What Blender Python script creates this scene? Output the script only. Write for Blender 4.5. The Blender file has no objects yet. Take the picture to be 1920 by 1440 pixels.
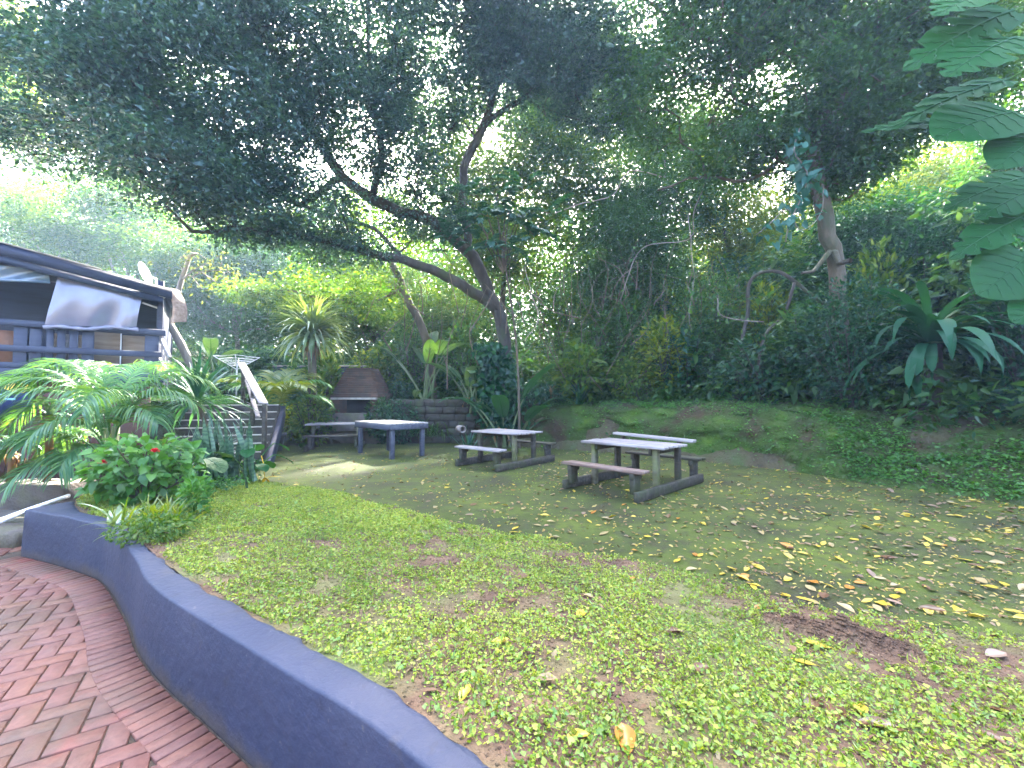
import bpy, bmesh, math, random
import numpy as np
from mathutils import Vector, Matrix
C = bpy.context.scene.collection
R = np.random.default_rng(7)
random.seed(7)
F0 = 800.0                      # focal length in pixels of the 1920 px wide photograph
PITCH = math.atan(27 / 800)
CAMZ = 1.5
GZ = -0.15                      # level of the brick paving

# ---------------------------------------------------------------- photograph -> place
def ray(px, py):
    x, u = (px - 960) / F0, -(py - 720) / F0
    c, s = math.cos(PITCH), math.sin(PITCH)
    return np.array([x, c - u * s, s + u * c])
def at(px, py, Y):
    r = ray(px, py); return np.array([0, 0, CAMZ]) + r * (Y / r[1])
def onz(px, py, z):
    r = ray(px, py); return np.array([0, 0, CAMZ]) + r * ((z - CAMZ) / r[2])

# ---------------------------------------------------------------- noise
_T = np.random.default_rng(99).random((256, 256))
def vnoise(x, y):
    x = np.asarray(x, float); y = np.asarray(y, float)
    xi = np.floor(x).astype(int); yi = np.floor(y).astype(int)
    fx = x - xi; fy = y - yi
    fx = fx * fx * (3 - 2 * fx); fy = fy * fy * (3 - 2 * fy)
    g = lambda a, b: _T[a % 256, b % 256]
    return (g(xi, yi) * (1 - fx) + g(xi + 1, yi) * fx) * (1 - fy) + (g(xi, yi + 1) * (1 - fx) + g(xi + 1, yi + 1) * fx) * fy
def fbm(x, y, o=4):
    s = 0; a = .5; t = 0
    for k in range(o):
        s = s + a * vnoise(x * 2 ** k + 17 * k, y * 2 ** k + 31 * k); t += a; a *= .5
    return s / t

# ---------------------------------------------------------------- mesh builder
class MB:
    def __init__(self): self.V = []; self.F = {}; self.n = 0
    def add(self, V, F):
        V = np.asarray(V, float).reshape(-1, 3); F = np.asarray(F, int)
        if len(V) == 0: return
        self.F.setdefault(F.shape[1], []).append(F + self.n); self.V.append(V); self.n += len(V)
    def addl(self, V, faces):
        d = {}
        for f in faces: d.setdefault(len(f), []).append(f)
        V = np.asarray(V, float).reshape(-1, 3)
        for k, fs in d.items(): self.F.setdefault(k, []).append(np.array(fs) + self.n)
        self.V.append(V); self.n += len(V)
    def build(self, name, mat, parent=None, smooth=False, origin=None):
        V = np.concatenate(self.V) if self.V else np.zeros((0, 3))
        if origin is not None: V = V - np.asarray(origin)
        me = bpy.data.meshes.new(name)
        me.vertices.add(len(V)); me.vertices.foreach_set('co', V.astype(np.float32).ravel())
        idx = []; st = []; k = 0
        for n, L in self.F.items():
            A = np.concatenate(L); idx.append(A.ravel())
            st.append(k + np.arange(len(A)) * n); k += A.size
        if idx:
            idx = np.concatenate(idx); st = np.concatenate(st)
            me.loops.add(len(idx)); me.loops.foreach_set('vertex_index', idx.astype(np.int32))
            me.polygons.add(len(st)); me.polygons.foreach_set('loop_start', st.astype(np.int32))
            if smooth: me.polygons.foreach_set('use_smooth', np.ones(len(st), bool))
        me.update(); me.validate()
        if mat: me.materials.append(mat)
        o = bpy.data.objects.new(name, me); C.objects.link(o)
        if parent is not None: o.parent = parent
        elif origin is not None: o.location = Vector(origin)
        return o

def tag(o, label=None, cat=None, group=None, kind=None):
    if label: o['label'] = label
    if cat: o['category'] = cat
    if group: o['group'] = group
    if kind: o['kind'] = kind
    return o
def thing(name, label, cat, loc=(0, 0, 0), rz=0, group=None):
    o = bpy.data.objects.new(name, None); C.objects.link(o); o.empty_display_size = .2
    o.location = Vector(loc); o.rotation_euler = (0, 0, rz)
    return tag(o, label, cat, group)
def copy_tree(o, parent=None):
    c = o.copy(); C.objects.link(c)
    if parent is not None: c.parent = parent
    for ch in list(o.children): copy_tree(ch, c)
    return c

# ---------------------------------------------------------------- shapes
def rotz(a): c, s = math.cos(a), math.sin(a); return np.array([[c, -s, 0], [s, c, 0], [0, 0, 1]])
def box_bm(mb, size, center, M=None, bev=.006, jit=0.0):
    """chamfered plank"""
    bm = bmesh.new(); bmesh.ops.create_cube(bm, size=1)
    for v in bm.verts: v.co = Vector((v.co.x * size[0], v.co.y * size[1], v.co.z * size[2]))
    if bev: bmesh.ops.bevel(bm, geom=bm.edges[:], offset=min(bev, min(size) * .3), segments=1, affect='EDGES')
    V = np.array([v.co[:] for v in bm.verts])
    bm.verts.index_update()
    F = [[v.index for v in f.verts] for f in bm.faces]; bm.free()
    if jit: V = V + R.normal(0, jit, V.shape)
    if M is not None: V = V @ np.asarray(M).T
    mb.addl(V + np.asarray(center), F)
def bar(mb, a, b, w, t, up=(0, 0, 1), bev=.005):
    """plank from a to b, w wide (sideways), t thick"""
    a = np.asarray(a, float); b = np.asarray(b, float); d = b - a; L = np.linalg.norm(d); x = d / L
    y = np.cross(up, x); y /= np.linalg.norm(y); z = np.cross(x, y)
    box_bm(mb, (L, w, t), (a + b) / 2, np.stack([x, y, z], 1), bev)
def catmull(P, step):
    P = np.asarray(P, float)
    Q = np.vstack([2 * P[0] - P[1], P, 2 * P[-1] - P[-2]]); out = []
    for i in range(1, len(Q) - 2):
        a, b, c, d = Q[i - 1:i + 3]; n = max(1, int(np.linalg.norm(c[:3] - b[:3]) / step))
        for k in range(n):
            t = k / n
            out.append(.5 * (2 * b + (c - a) * t + (2 * a - 5 * b + 4 * c - d) * t * t + (3 * b - a - 3 * c + d) * t ** 3))
    out.append(P[-1]); return np.array(out)
def tube(mb, P, rad, sides=7, cap=True):
    P = np.asarray(P, float); n = len(P); rad = np.broadcast_to(rad, (n,))
    T = np.gradient(P, axis=0); T /= np.linalg.norm(T, axis=1)[:, None] + 1e-9
    ref = np.array([0, 0, 1.]) if abs(T[0, 2]) < .9 else np.array([1., 0, 0])
    u = np.cross(T[0], ref); u /= np.linalg.norm(u); U = [u]
    for i in range(1, n):
        u = u - T[i] * (u @ T[i]); u /= np.linalg.norm(u) + 1e-9; U.append(u)
    U = np.array(U); W = np.cross(T, U); a = np.arange(sides) * 2 * math.pi / sides
    V = P[:, None] + rad[:, None, None] * (U[:, None] * np.cos(a)[None, :, None] + W[:, None] * np.sin(a)[None, :, None])
    i = np.arange(n - 1)[:, None] * sides; j = np.arange(sides)[None]; j2 = (j + 1) % sides
    F = np.stack([i + j, i + j2, i + sides + j2, i + sides + j], -1).reshape(-1, 4)
    if cap:
        mb.addl(V.reshape(-1, 3), F.tolist() + [list(range(sides))[::-1], list(range((n - 1) * sides, n * sides))])
    else: mb.add(V.reshape(-1, 3), F)
def grid_faces(n, m):
    i = np.arange(n - 1)[:, None] * m; j = np.arange(m - 1)[None]
    return np.stack([i + j, i + j + 1, i + m + j + 1, i + m + j], -1).reshape(-1, 4)
def norm(a): a = np.asarray(a, float); return a / (np.linalg.norm(a, axis=-1, keepdims=True) + 1e-9)

# leaf templates: x along, y across, z up
LEAF = (np.array([[0, 0, 0], [.45, .5, .12], [1, 0, -.12], [.45, -.5, .12]]), np.array([[0, 2, 1], [0, 3, 2]]))
OVAL = (np.array([[0, 0, 0], [.25, .4, .08], [.65, .45, .06], [1, 0, -.15], [.65, -.45, .06], [.25, -.4, .08], [.45, 0, -.04]]),
        np.array([[0, 6, 1], [1, 6, 2], [2, 6, 3], [6, 4, 3], [6, 5, 4], [0, 5, 6]]))
HEART = (np.array([[0, 0, 0], [-.18, .3, .05], [.1, .52, .08], [.5, .4, .03], [1, 0, -.2], [.5, -.4, .03], [.1, -.52, .08], [-.18, -.3, .05], [.35, 0, -.05]]),
         np.array([[0, 8, 1], [1, 8, 2], [2, 8, 3], [3, 8, 4], [8, 5, 4], [8, 6, 5], [8, 7, 6], [0, 7, 8]]))
def leaves(mb, P, D, N, L, W, tpl=LEAF):
    P = np.asarray(P); D = norm(D); S = norm(np.cross(N, D)); Z = np.cross(D, S)
    L = np.broadcast_to(L, (len(P),)); W = np.broadcast_to(W, (len(P),))
    T, F = tpl; k = len(T)
    V = P[:, None] + D[:, None] * (T[None, :, 0, None] * L[:, None, None]) + S[:, None] * (T[None, :, 1, None] * W[:, None, None]) \
        + Z[:, None] * (T[None, :, 2, None] * L[:, None, None])
    mb.add(V.reshape(-1, 3), (np.arange(len(P))[:, None, None] * k + F[None]).reshape(-1, F.shape[1]))

def curve_pts(base, az, el, length, droop, n, twist=0):
    """n+1 points of a stalk that starts at azimuth az / elevation el and bends down by `droop` radians over its length"""
    e = el - droop * (np.linspace(0, 1, n) ** 1.3)
    a = az + twist * np.linspace(0, 1, n)
    st = np.stack([np.cos(e) * np.cos(a), np.cos(e) * np.sin(a), np.sin(e)], 1) * (length / n)
    return np.vstack([[base], np.asarray(base) + np.cumsum(st, 0)])
def strap(mb, base, az, el, length, width, droop, n=8, fold=.25, prof=None, twist=0, roll=0.0):
    P = curve_pts(base, az, el, length, droop, n, twist)
    T = norm(np.gradient(P, axis=0)); S = norm(np.cross(T, np.array([0, 0, 1.]) + 1e-3)); Z = np.cross(S, T)
    if roll:
        S, Z = S * math.cos(roll) + Z * math.sin(roll), Z * math.cos(roll) - S * math.sin(roll)
    t = np.linspace(0, 1, n + 1)
    w = width * (np.array([prof(x) for x in t]) if prof else (np.minimum(1, .55 + 2 * t) * (1 - t ** 2.2) + .02)) / 2
    V = np.stack([P + S * w[:, None] + Z * (w * fold)[:, None], P, P - S * w[:, None] + Z * (w * fold)[:, None]], 1)
    mb.add(V.reshape(-1, 3), grid_faces(n + 1, 3))
def frond(mb, base, az, el, length, droop, leaflet=.35, nl=28, wid=.028, hang=.5, start=.2, vee=.35, mbs=None):
    P = curve_pts(base, az, el, length, droop, 14)
    T = norm(np.gradient(P, axis=0)); S = norm(np.cross(T, [0, 0, 1.])); Z = np.cross(S, T)
    tube(mbs if mbs is not None else mb, P, np.linspace(.014, .003, 15) * (length / 1.5) ** .5, 5, cap=False)
    for s in (-1, 1):
        for k in range(nl):
            t = start + (1 - start) * (k + R.random() * .5) / nl
            f = t * 14; i = min(13, int(f)); fr = f - i
            p = P[i] * (1 - fr) + P[i + 1] * fr; d0 = T[i]; sd = S[i] * s; z = Z[i]
            l = leaflet * (.55 + .9 * math.sin(math.pi * min(1, (t - start) / (1 - start) * .85 + .12))) * R.uniform(.85, 1.1) * .75
            d = norm(sd * .8 + d0 * (.55 + .5 * t) + z * vee + R.normal(0, .08, 3))
            m = 5; pts = [p]; q = p; dd = d
            for a in range(m):
                dd = norm(dd + np.array([0, 0, -hang / m * (1 + a * .5)])); q = q + dd * l / m; pts.append(q)
            pts = np.array(pts); w = wid * np.array([.5, 1, 1, .85, .55, .05]) / 2
            sv = norm(np.cross(d, z)); zz = norm(np.cross(sv, d))
            V = np.stack([pts + sv * w[:, None] + zz * w[:, None] * .4, pts, pts - sv * w[:, None] + zz * w[:, None] * .4], 1)
            mb.add(V.reshape(-1, 3), grid_faces(m + 1, 3))
def blade(mb, base, D, up, length, prof, droop=.4, fold=.15, n=14, m=5, ripple=.02, notch=None, rib=None):
    """a broad leaf: midrib from base along D, half width prof(t)*length, bending down"""
    D = norm(D); up = norm(up - D * (np.asarray(up) @ D)); S = np.cross(D, up)
    t = np.linspace(0, 1, n + 1)
    a = droop * t
    dirs = D[None] * np.cos(a)[:, None] - up[None] * np.sin(a)[:, None]; Z = up[None] * np.cos(a)[:, None] + D[None] * np.sin(a)[:, None]
    P = np.asarray(base) + np.vstack([[0, 0, 0], np.cumsum(dirs[:-1] * (length / n), 0)])
    y = np.linspace(-1, 1, 2 * m + 1)
    w = np.array([prof(x) for x in t]) * length
    V = np.zeros((n + 1, 2 * m + 1, 3))
    for j, yy in enumerate(y):
        wj = w * abs(yy) * np.sign(yy)
        if notch is not None and abs(yy) > .45: wj = np.sign(yy) * np.minimum(np.abs(wj), w * np.array([notch(x) for x in t]))
        V[:, j] = P + S * wj[:, None] + Z * (np.abs(wj) * fold * (1 - .5 * abs(yy)) + ripple * length * np.sin(t * 37 + 1.5 * np.sin(t * 9) - abs(yy) * 6) * (.35 + .65 * abs(yy)))[:, None] \
            + dirs * (np.abs(wj) * .25)[:, None]
    mb.add(V.reshape(-1, 3), grid_faces(n + 1, 2 * m + 1))
    if rib is not None:
        tube(rib, P + Z * .004 * length, np.linspace(.014, .003, n + 1) * length, 5, cap=False)
        for s_ in (-1, 1):
            for i in range(2 + (s_ > 0), n - 2, max(2, n // 7)):
                j = m + s_ * np.arange(0, m); k = np.minimum(n, i + (np.arange(0, m) * .55).astype(int)); tube(rib, V[k, j] + Z[k] * .004 * length, np.linspace(.006, .002, m) * length, 4, cap=False)
BANANA = lambda t: .19 * (math.sin(math.pi * min(1, .06 + .94 * t)) ** .55) * (1 - .15 * t)
HEARTP = lambda t: .42 * math.sin(math.pi * min(1, (.22 + .78 * t))) ** .8
OVALP = lambda t: .24 * math.sin(math.pi * min(1, .03 + .97 * t)) ** .75

# ---------------------------------------------------------------- materials
def nodes(name):
    m = bpy.data.materials.new(name); m.use_nodes = True; nt = m.node_tree
    for n in list(nt.nodes): nt.nodes.remove(n)
    out = nt.nodes.new('ShaderNodeOutputMaterial'); return m, nt, out
def N(nt, t, **kw):
    n = nt.nodes.new(t)
    for k, v in kw.items():
        if k in n.inputs: n.inputs[k].default_value = v
        else: setattr(n, k, v)
    return n
def ramp(nt, fac, stops):
    r = nt.nodes.new('ShaderNodeValToRGB'); e = r.color_ramp.elements
    while len(e) < len(stops): e.new(.5)
    for k, (p, c) in enumerate(stops): e[k].position = p; e[k].color = (*c, 1)
    nt.links.new(fac, r.inputs[0]); return r.outputs[0]
def mixc(nt, fac, a, b, mode='MIX'):
    m = nt.nodes.new('ShaderNodeMix'); m.data_type = 'RGBA'; m.blend_type = mode
    for s, v in ((m.inputs[0], fac), (m.inputs[6], a), (m.inputs[7], b)):
        if isinstance(v, (int, float)): s.default_value = v
        elif isinstance(v, (tuple, list)): s.default_value = (*v, 1) if len(v) == 3 else v
        else: nt.links.new(v, s)
    return m.outputs[2]
def coords(nt, scale=(1, 1, 1)):
    tc = nt.nodes.new('ShaderNodeTexCoord'); mp = nt.nodes.new('ShaderNodeMapping'); mp.inputs['Scale'].default_value = scale
    nt.links.new(tc.outputs['Object'], mp.inputs[0]); return mp.outputs[0]
def noise(nt, co, scale, detail=4, rough=.55):
    n = N(nt, 'ShaderNodeTexNoise', Scale=scale, Detail=detail, Roughness=rough); nt.links.new(co, n.inputs['Vector']); return n.outputs['Fac']
def surf(name, stops, scale=3, rough=.8, bump=.3, bscale=30, stretch=(1, 1, 1), detail=5, extra=None, spec=.3, bdist=.02, metal=0):
    m, nt, out = nodes(name); co = coords(nt, stretch)
    f = noise(nt, co, scale, detail); c = ramp(nt, f, stops)
    if extra:      # (scale, lo, hi, colour): a second patchy layer of dirt, moss or wear
        for (s, lo, hi, col) in extra:
            f2 = noise(nt, co, s, 5); k = ramp(nt, f2, [(lo, (0, 0, 0)), (hi, (1, 1, 1))]); c = mixc(nt, k, c, col)
    b = N(nt, 'ShaderNodeBsdfPrincipled', Roughness=rough, Metallic=metal); b.inputs['Specular IOR Level'].default_value = spec
    nt.links.new(c, b.inputs['Base Color'])
    if bump:
        bp = N(nt, 'ShaderNodeBump', Strength=bump, Distance=bdist); nt.links.new(noise(nt, co, bscale, 6), bp.inputs['Height']); nt.links.new(bp.outputs[0], b.inputs['Normal'])
    nt.links.new(b.outputs[0], out.inputs[0]); return m
def leafmat(name, cols, trans=.4, tcol=None, gloss=.07, rough=.35, vein=None):
    """cols: ramp over a random value per leaf; light passes through the blade (translucent)"""
    m, nt, out = nodes(name)
    g = nt.nodes.new('ShaderNodeNewGeometry')
    stops = [(i / max(1, len(cols) - 1), c) for i, c in enumerate(cols)]
    c = ramp(nt, g.outputs['Random Per Island'], stops)
    co = coords(nt); c = mixc(nt, ramp(nt, noise(nt, co, .9, 3), [(.35, (0, 0, 0)), (.65, (1, 1, 1))]), c, mixc(nt, 1.0, c, (.62, .7, .75), 'MULTIPLY'))
    d = nt.nodes.new('ShaderNodeBsdfDiffuse'); nt.links.new(c, d.inputs[0])
    t = nt.nodes.new('ShaderNodeBsdfTranslucent')
    nt.links.new(mixc(nt, 1.0, c, tcol or (1.9, 1.75, .5), 'MULTIPLY'), t.inputs[0])
    a = N(nt, 'ShaderNodeMixShader', Fac=trans); nt.links.new(d.outputs[0], a.inputs[1]); nt.links.new(t.outputs[0], a.inputs[2])
    gl = N(nt, 'ShaderNodeBsdfGlossy', Roughness=rough); gl.inputs[0].default_value = (.55, .62, .6, 1)
    fr = N(nt, 'ShaderNodeLayerWeight', Blend=.35); mm = N(nt, 'ShaderNodeMath', operation='MULTIPLY_ADD'); mm.inputs[1].default_value = gloss * 1.1; mm.inputs[2].default_value = gloss * .35
    nt.links.new(fr.outputs['Fresnel'], mm.inputs[0])
    s = nt.nodes.new('ShaderNodeMixShader'); nt.links.new(mm.outputs[0], s.inputs[0]); nt.links.new(a.outputs[0], s.inputs[1]); nt.links.new(gl.outputs[0], s.inputs[2])
    nt.links.new(s.outputs[0], out.inputs[0]); return m
def plain(name, col, rough=.6, spec=.4, var=.25, scale=6, bump=.15):
    c = np.array(col); return surf(name, [(.3, tuple(c * (1 - var))), (.7, tuple(np.minimum(1, c * (1 + var))))], scale, rough, bump, 40, spec=spec)
# ================================================================ materials
M_soil = surf('soil', [(.3, (.055, .03, .018)), (.55, (.105, .062, .037)), (.8, (.165, .1, .062))], 5, .95, .9, 45, extra=[(1.3, .45, .7, (.1, .11, .035))])
M_moss = surf('mossy_paving', [(.2, (.019, .0155, .009)), (.33, (.026, .027, .006)), (.46, (.033, .047, .004)), (.72, (.068, .09, .005))], 1.1, .9, .7, 60,
              extra=[(7, .48, .75, (.026, .02, .013)), (26, .58, .74, (.055, .056, .016))])
M_bank = surf('mossy_earth', [(.25, (.016, .012, .008)), (.37, (.04, .025, .012)), (.44, (.026, .036, .008)), (.58, (.03, .062, .006)), (.76, (.075, .125, .007))], 1.3, .95, 1, 14,
              extra=[(5, .5, .75, (.045, .06, .018))], bdist=.06)
M_hill = surf('leafy_ground', [(.3, (.03, .022, .014)), (.5, (.06, .05, .025)), (.7, (.045, .06, .02))], 2, .95, 1, 12, bdist=.05)
M_blue = surf('blue_masonry_paint', [(.3, (.012, .018, .04)), (.6, (.0165, .0225, .048)), (.85, (.0225, .028, .055))], 1.6, .62, .7, 17,
              extra=[(.8, .5, .75, (.026, .03, .052)), (9, .6, .72, (.012, .015, .03)), (30, .68, .72, (.06, .06, .07)), (4, .63, .75, (.04, .038, .045))], bdist=.012)
def splash(m, z0, z1, col):
    nt = m.node_tree; b = next(n for n in nt.nodes if n.type == 'BSDF_PRINCIPLED'); src = b.inputs['Base Color'].links[0].from_socket
    co = coords(nt); sp = nt.nodes.new('ShaderNodeSeparateXYZ'); nt.links.new(co, sp.inputs[0]); nz = noise(nt, co, 7, 5)
    ad = N(nt, 'ShaderNodeMath', operation='MULTIPLY_ADD'); nt.links.new(nz, ad.inputs[0]); ad.inputs[1].default_value = -.16; nt.links.new(sp.outputs[2], ad.inputs[2])
    mr = N(nt, 'ShaderNodeMapRange'); mr.inputs[1].default_value = z0 - .08; mr.inputs[2].default_value = z1 - .08; mr.inputs[3].default_value = .75; mr.inputs[4].default_value = 0; nt.links.new(ad.outputs[0], mr.inputs[0])
    nt.links.new(mixc(nt, mr.outputs[0], src, col), b.inputs['Base Color'])
splash(M_blue, GZ - .01, GZ + .09, (.05, .036, .026))
M_mortar = surf('paving_mortar', [(.3, (.03, .022, .015)), (.7, (.085, .06, .042))], 9, .95, .6, 80)

# ================================================================ plan lines
WALL_TOP_Z = .32
wall_px = [(47, 956), (112, 967), (184, 984), (210, 997), (232, 1020), (255, 1050), (270, 1080), (300, 1110), (337, 1136), (375, 1159), (450, 1206), (525, 1252), (600, 1297), (656, 1331), (720, 1376), (802, 1440)]
wall_out = [onz(x, y, WALL_TOP_Z)[:2] for x, y in wall_px] + [np.array(p) for p in ((.25, .97), (.9, .5), (1.8, -.1), (3.2, -1.0))]
wall_out = catmull(np.array(wall_out), .06)
inner_px = [(150, 958), (205, 972), (235, 987), (259, 1009), (281, 1031), (319, 1061), (394, 1110), (450, 1140), (525, 1181), (600, 1222), (656, 1252), (712, 1281), (780, 1324), (862, 1395), (930, 1440)]
wall_in = np.array([np.array([-5.05, 4.95])] + [onz(x, y, WALL_TOP_Z)[:2] for x, y in inner_px] + [np.array(p) for p in ((.45, 1.14), (1.05, .7), (1.95, .1), (3.4, -.8))])
wall_in = catmull(wall_in, .06)
def resample(P, n):
    d = np.concatenate([[0], np.cumsum(np.linalg.norm(np.diff(P, axis=0), axis=1))]); s = np.linspace(0, d[-1], n)
    return np.stack([np.interp(s, d, P[:, k]) for k in range(P.shape[1])], 1)
lawn_px = [(500, 908), (600, 925), (700, 950), (800, 975), (900, 1000), (1000, 1018), (1100, 1045), (1200, 1065), (1300, 1090), (1400, 1115), (1500, 1145), (1600, 1165), (1700, 1182), (1800, 1198), (1900, 1215)]
lawn_edge = np.array([onz(x, y, .05)[:2] for x, y in lawn_px] + [np.array([4.2, 1.6]), np.array([6., .6])])
lawn_edge = np.vstack([[(-5.6, 9.0), (-4.9, 8.1)], lawn_edge])
lawn_edge = catmull(lawn_edge, .08)
bank = np.array([(10, -6), (9.2, -1), (8.2, 2.4), (7.45, 5.0), (7.1, 5.9), (7.0, 6.3), (6.7, 6.8), (6.3, 7.36), (6.0, 8.2), (5.5, 9.2), (4.5, 10.3), (3.3, 11.5), (1.5, 12.7), (-.5, 13.7), (-2.5, 14.6), (-5, 14.6), (-7.0, 13.9), (-7.4, 12.8), (-7.2, 11.6), (-8.3, 11.2), (-10, 11.6), (-16, 13)], float)
bankc = catmull(bank, .12)

def bank_dist(x, y):
    """distance outside the yard (positive on the bank and the hill, negative in the yard)"""
    x = np.atleast_1d(np.asarray(x, float)); y = np.atleast_1d(np.asarray(y, float))
    A = bank[:-1]; B = bank[1:]; best = np.full(x.shape, 1e9)
    for a, b in zip(A, B):
        ab = b - a; t = np.clip(((x - a[0]) * ab[0] + (y - a[1]) * ab[1]) / (ab @ ab), 0, 1)
        best = np.minimum(best, np.hypot(x - a[0] - t * ab[0], y - a[1] - t * ab[1]))
    poly = np.vstack([bank, [(-16, -20), (10, -20)]]); ins = np.zeros(x.shape, bool); n = len(poly)
    for i in range(n):
        (x1, y1), (x2, y2) = poly[i], poly[(i + 1) % n]
        c = ((y1 > y) != (y2 > y)) & (x < (x2 - x1) * (y - y1) / (y2 - y1 + 1e-12) + x1); ins ^= c
    return np.where(ins, -best, best)
PD = np.array([0, .12, .3, .55, .8, 1.1, 1.6, 2.4, 4, 8, 16, 40, 90]); PH = np.array([-.03, .35, .8, 1.12, 1.25, 1.32, 1.4, 1.5, 1.75, 3.0, 5.5, 9, 13])
PS = np.array([-.03, .06, .15, .3, .46, .65, .95, 1.25, 1.75, 3.0, 5.5, 9, 13])      # the gentler profile towards the near right end
def soft(x, y):
    return np.clip((np.asarray(x) - 4.3) / 1.5, 0, 1) * np.clip((9.6 - np.asarray(y)) / 1.8, 0, 1)
def H(x, y):
    x = np.atleast_1d(np.asarray(x, float)); y = np.atleast_1d(np.asarray(y, float))
    d = bank_dist(x, y); k = soft(x, y); dd = np.clip(d, 0, None)
    h = np.interp(dd, PD, PH) * (1 - k) + np.interp(dd, PD, PS) * k
    left = np.clip((-6 - x) / 3, 0, 1); h = h - left * np.clip(h - 1.45, 0, 1.2)
    h = h + (fbm(x * .5, y * .5) - .5) * np.clip(dd, 0, 2) * .35
    return np.where(d > 0, h, np.where(d > -.3, -.03 + d * 1.0, -.33))
def h1(x, y): return float(H(x, y)[0])

# ================================================================ terrain, yard, bank, lawn
gx = np.unique(np.concatenate([np.arange(-14, 16, .5), np.linspace(-120, 120, 61)])); gy = np.unique(np.concatenate([np.arange(-2, 26, .5), np.linspace(-60, 160, 56)]))
X, Y = np.meshgrid(gx, gy, indexing='ij')
Zt = H(X.ravel(), Y.ravel()) - np.where(bank_dist(X.ravel(), Y.ravel()) > 0, .12, 0)
mb = MB(); mb.add(np.stack([X.ravel(), Y.ravel(), Zt], 1), grid_faces(len(gx), len(gy))[:, ::-1])
tag(mb.build('terrain', M_hill, smooth=True), kind='structure')

def strip_poly(name, P, Q, z, mat, n=8, noise_amp=0.0):
    """sheet between two lines"""
    k = 160; P = resample(P, k); Q = resample(Q, k); t = np.linspace(0, 1, n)
    V = P[:, None] * (1 - t)[None, :, None] + Q[:, None] * t[None, :, None]
    zz = z + (fbm(V[..., 0] * 2, V[..., 1] * 2) - .5) * noise_amp
    mb = MB(); mb.add(np.concatenate([V, zz[..., None]], -1).reshape(-1, 3), grid_faces(k, n)); return tag(mb.build(name, mat, smooth=True), kind='structure')
yard_far = np.vstack([bank[:19] + np.array([.15, .2])])[::-1]
yard_near = np.vstack([lawn_edge + norm(np.array([-.55, -.83])) * .35])
strip_poly('yard', np.vstack([[(-7.0, 9.0)], yard_near, [(8, -3)]]), np.vstack([[(-7.6, 12.6)], yard_far[2:]]), .0, M_moss, 60, .02)

# the bank: fine strip with cut mossy face
k = len(bankc); Tn = norm(np.gradient(bankc, axis=0)); Nn = np.stack([Tn[:, 1], -Tn[:, 0]], 1)
for _ in range(14): Nn = norm(Nn + np.roll(Nn, 1, 0) + np.roll(Nn, -1, 0))
if bank_dist(*(bankc[60] + Nn[60] * .3))[0] < 0: Nn = -Nn
offs = np.concatenate([np.linspace(0, 1.2, 26), np.linspace(1.35, 4.5, 18)])
V = []
for o in offs:
    q = bankc + Nn * o; kk = soft(q[:, 0], q[:, 1])
    z = np.interp(o, PD, PH) * (1 - kk) + np.interp(o, PD, PS) * kk
    z = z - np.clip((-6 - q[:, 0]) / 3, 0, 1) * np.clip(z - 1.45, 0, 1.2)
    amp = np.clip(o * 4, 0, 1)
    rough = (fbm(q[:, 0] * 1.6 + z * 2, q[:, 1] * 1.6 + z * 2.3, 5) - .5)
    q = q + Nn * (rough * .6 * amp * (1 - kk * .4) + (fbm(q[:, 0] * 6 + z * 9, q[:, 1] * 6 - z * 7, 3) - .5) * .14 * amp)[:, None]
    V.append(np.column_stack([q, z + rough * .3 * amp]))
V = np.array(V); mb = MB(); mb.add(V.reshape(-1, 3), grid_faces(len(offs), k)[:, ::-1]); tag(mb.build('earth_bank', M_bank, smooth=True), kind='structure')
BANKV = V

# the lawn: a soil bed held by the blue wall, sloping down to the yard
ni = 150; L_in = resample(np.vstack([[(-5.95, 7.2), (-5.75, 6.4), (-5.5, 5.6)], wall_in]), 260); L_out = resample(lawn_edge, 260)
def lawn_z(t, x, y):
    z = .30 - .2 * t ** 1.1 + (fbm(x * 1.2, y * 1.2, 3) - .5) * .05 + (fbm(x * 6, y * 6, 3) - .5) * .03 + (fbm(x * 22, y * 22, 3) - .5) * .012
    mx, my = onz(1570, 1195, .15)[:2]           # the heap of bare earth
    a = np.array([.86, -.5]); u = (x - mx) * a[0] + (y - my) * a[1]; v = -(x - mx) * a[1] + (y - my) * a[0]
    return z + .1 * np.exp(-(u / .3) ** 2 - (v / .1) ** 2) * (.35 + 1.3 * fbm(x * 16, y * 16, 4))
t = np.linspace(0, 1, ni); G = L_in[:, None] * (1 - t)[None, :, None] + L_out[:, None] * t[None, :, None]
ed = (fbm(L_out[:, 0] * 3, L_out[:, 1] * 3, 3) - .5) * .22
G = G + (t ** 4)[None, :, None] * (ed[:, None] * np.array([.55, .83])[None])[:, None]
zl = lawn_z(t[None], G[..., 0], G[..., 1])
V = np.concatenate([G, zl[..., None]], -1)
sk = V[:, -1].copy(); sk[:, 2] = -.06; sk[:, :2] += np.array([.02, .03]); V2 = np.concatenate([V, sk[:, None]], 1)
mb = MB(); mb.add(V2.reshape(-1, 3), grid_faces(260, ni + 1))
e0 = V[0].copy(); e0[:, 2] = -.3; mb.add(np.concatenate([V[0], e0]), grid_faces(2, ni)); tag(mb.build('lawn', M_soil, smooth=True), kind='structure')
LAWN = V
def on_lawn(n, gen):
    """random points on the lawn with their height and cross parameter"""
    i = gen.random(n) * 258; j = gen.random(n) * (ni - 1.01); a = i.astype(int); b = j.astype(int); fi = (i - a)[:, None]; fj = (j - b)[:, None]
    W_ = LAWN; P = (W_[a, b] * (1 - fi) + W_[a + 1, b] * fi) * (1 - fj) + (W_[a, b + 1] * (1 - fi) + W_[a + 1, b + 1] * fi) * fj
    return P, j / (ni - 1), i / 259

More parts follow.
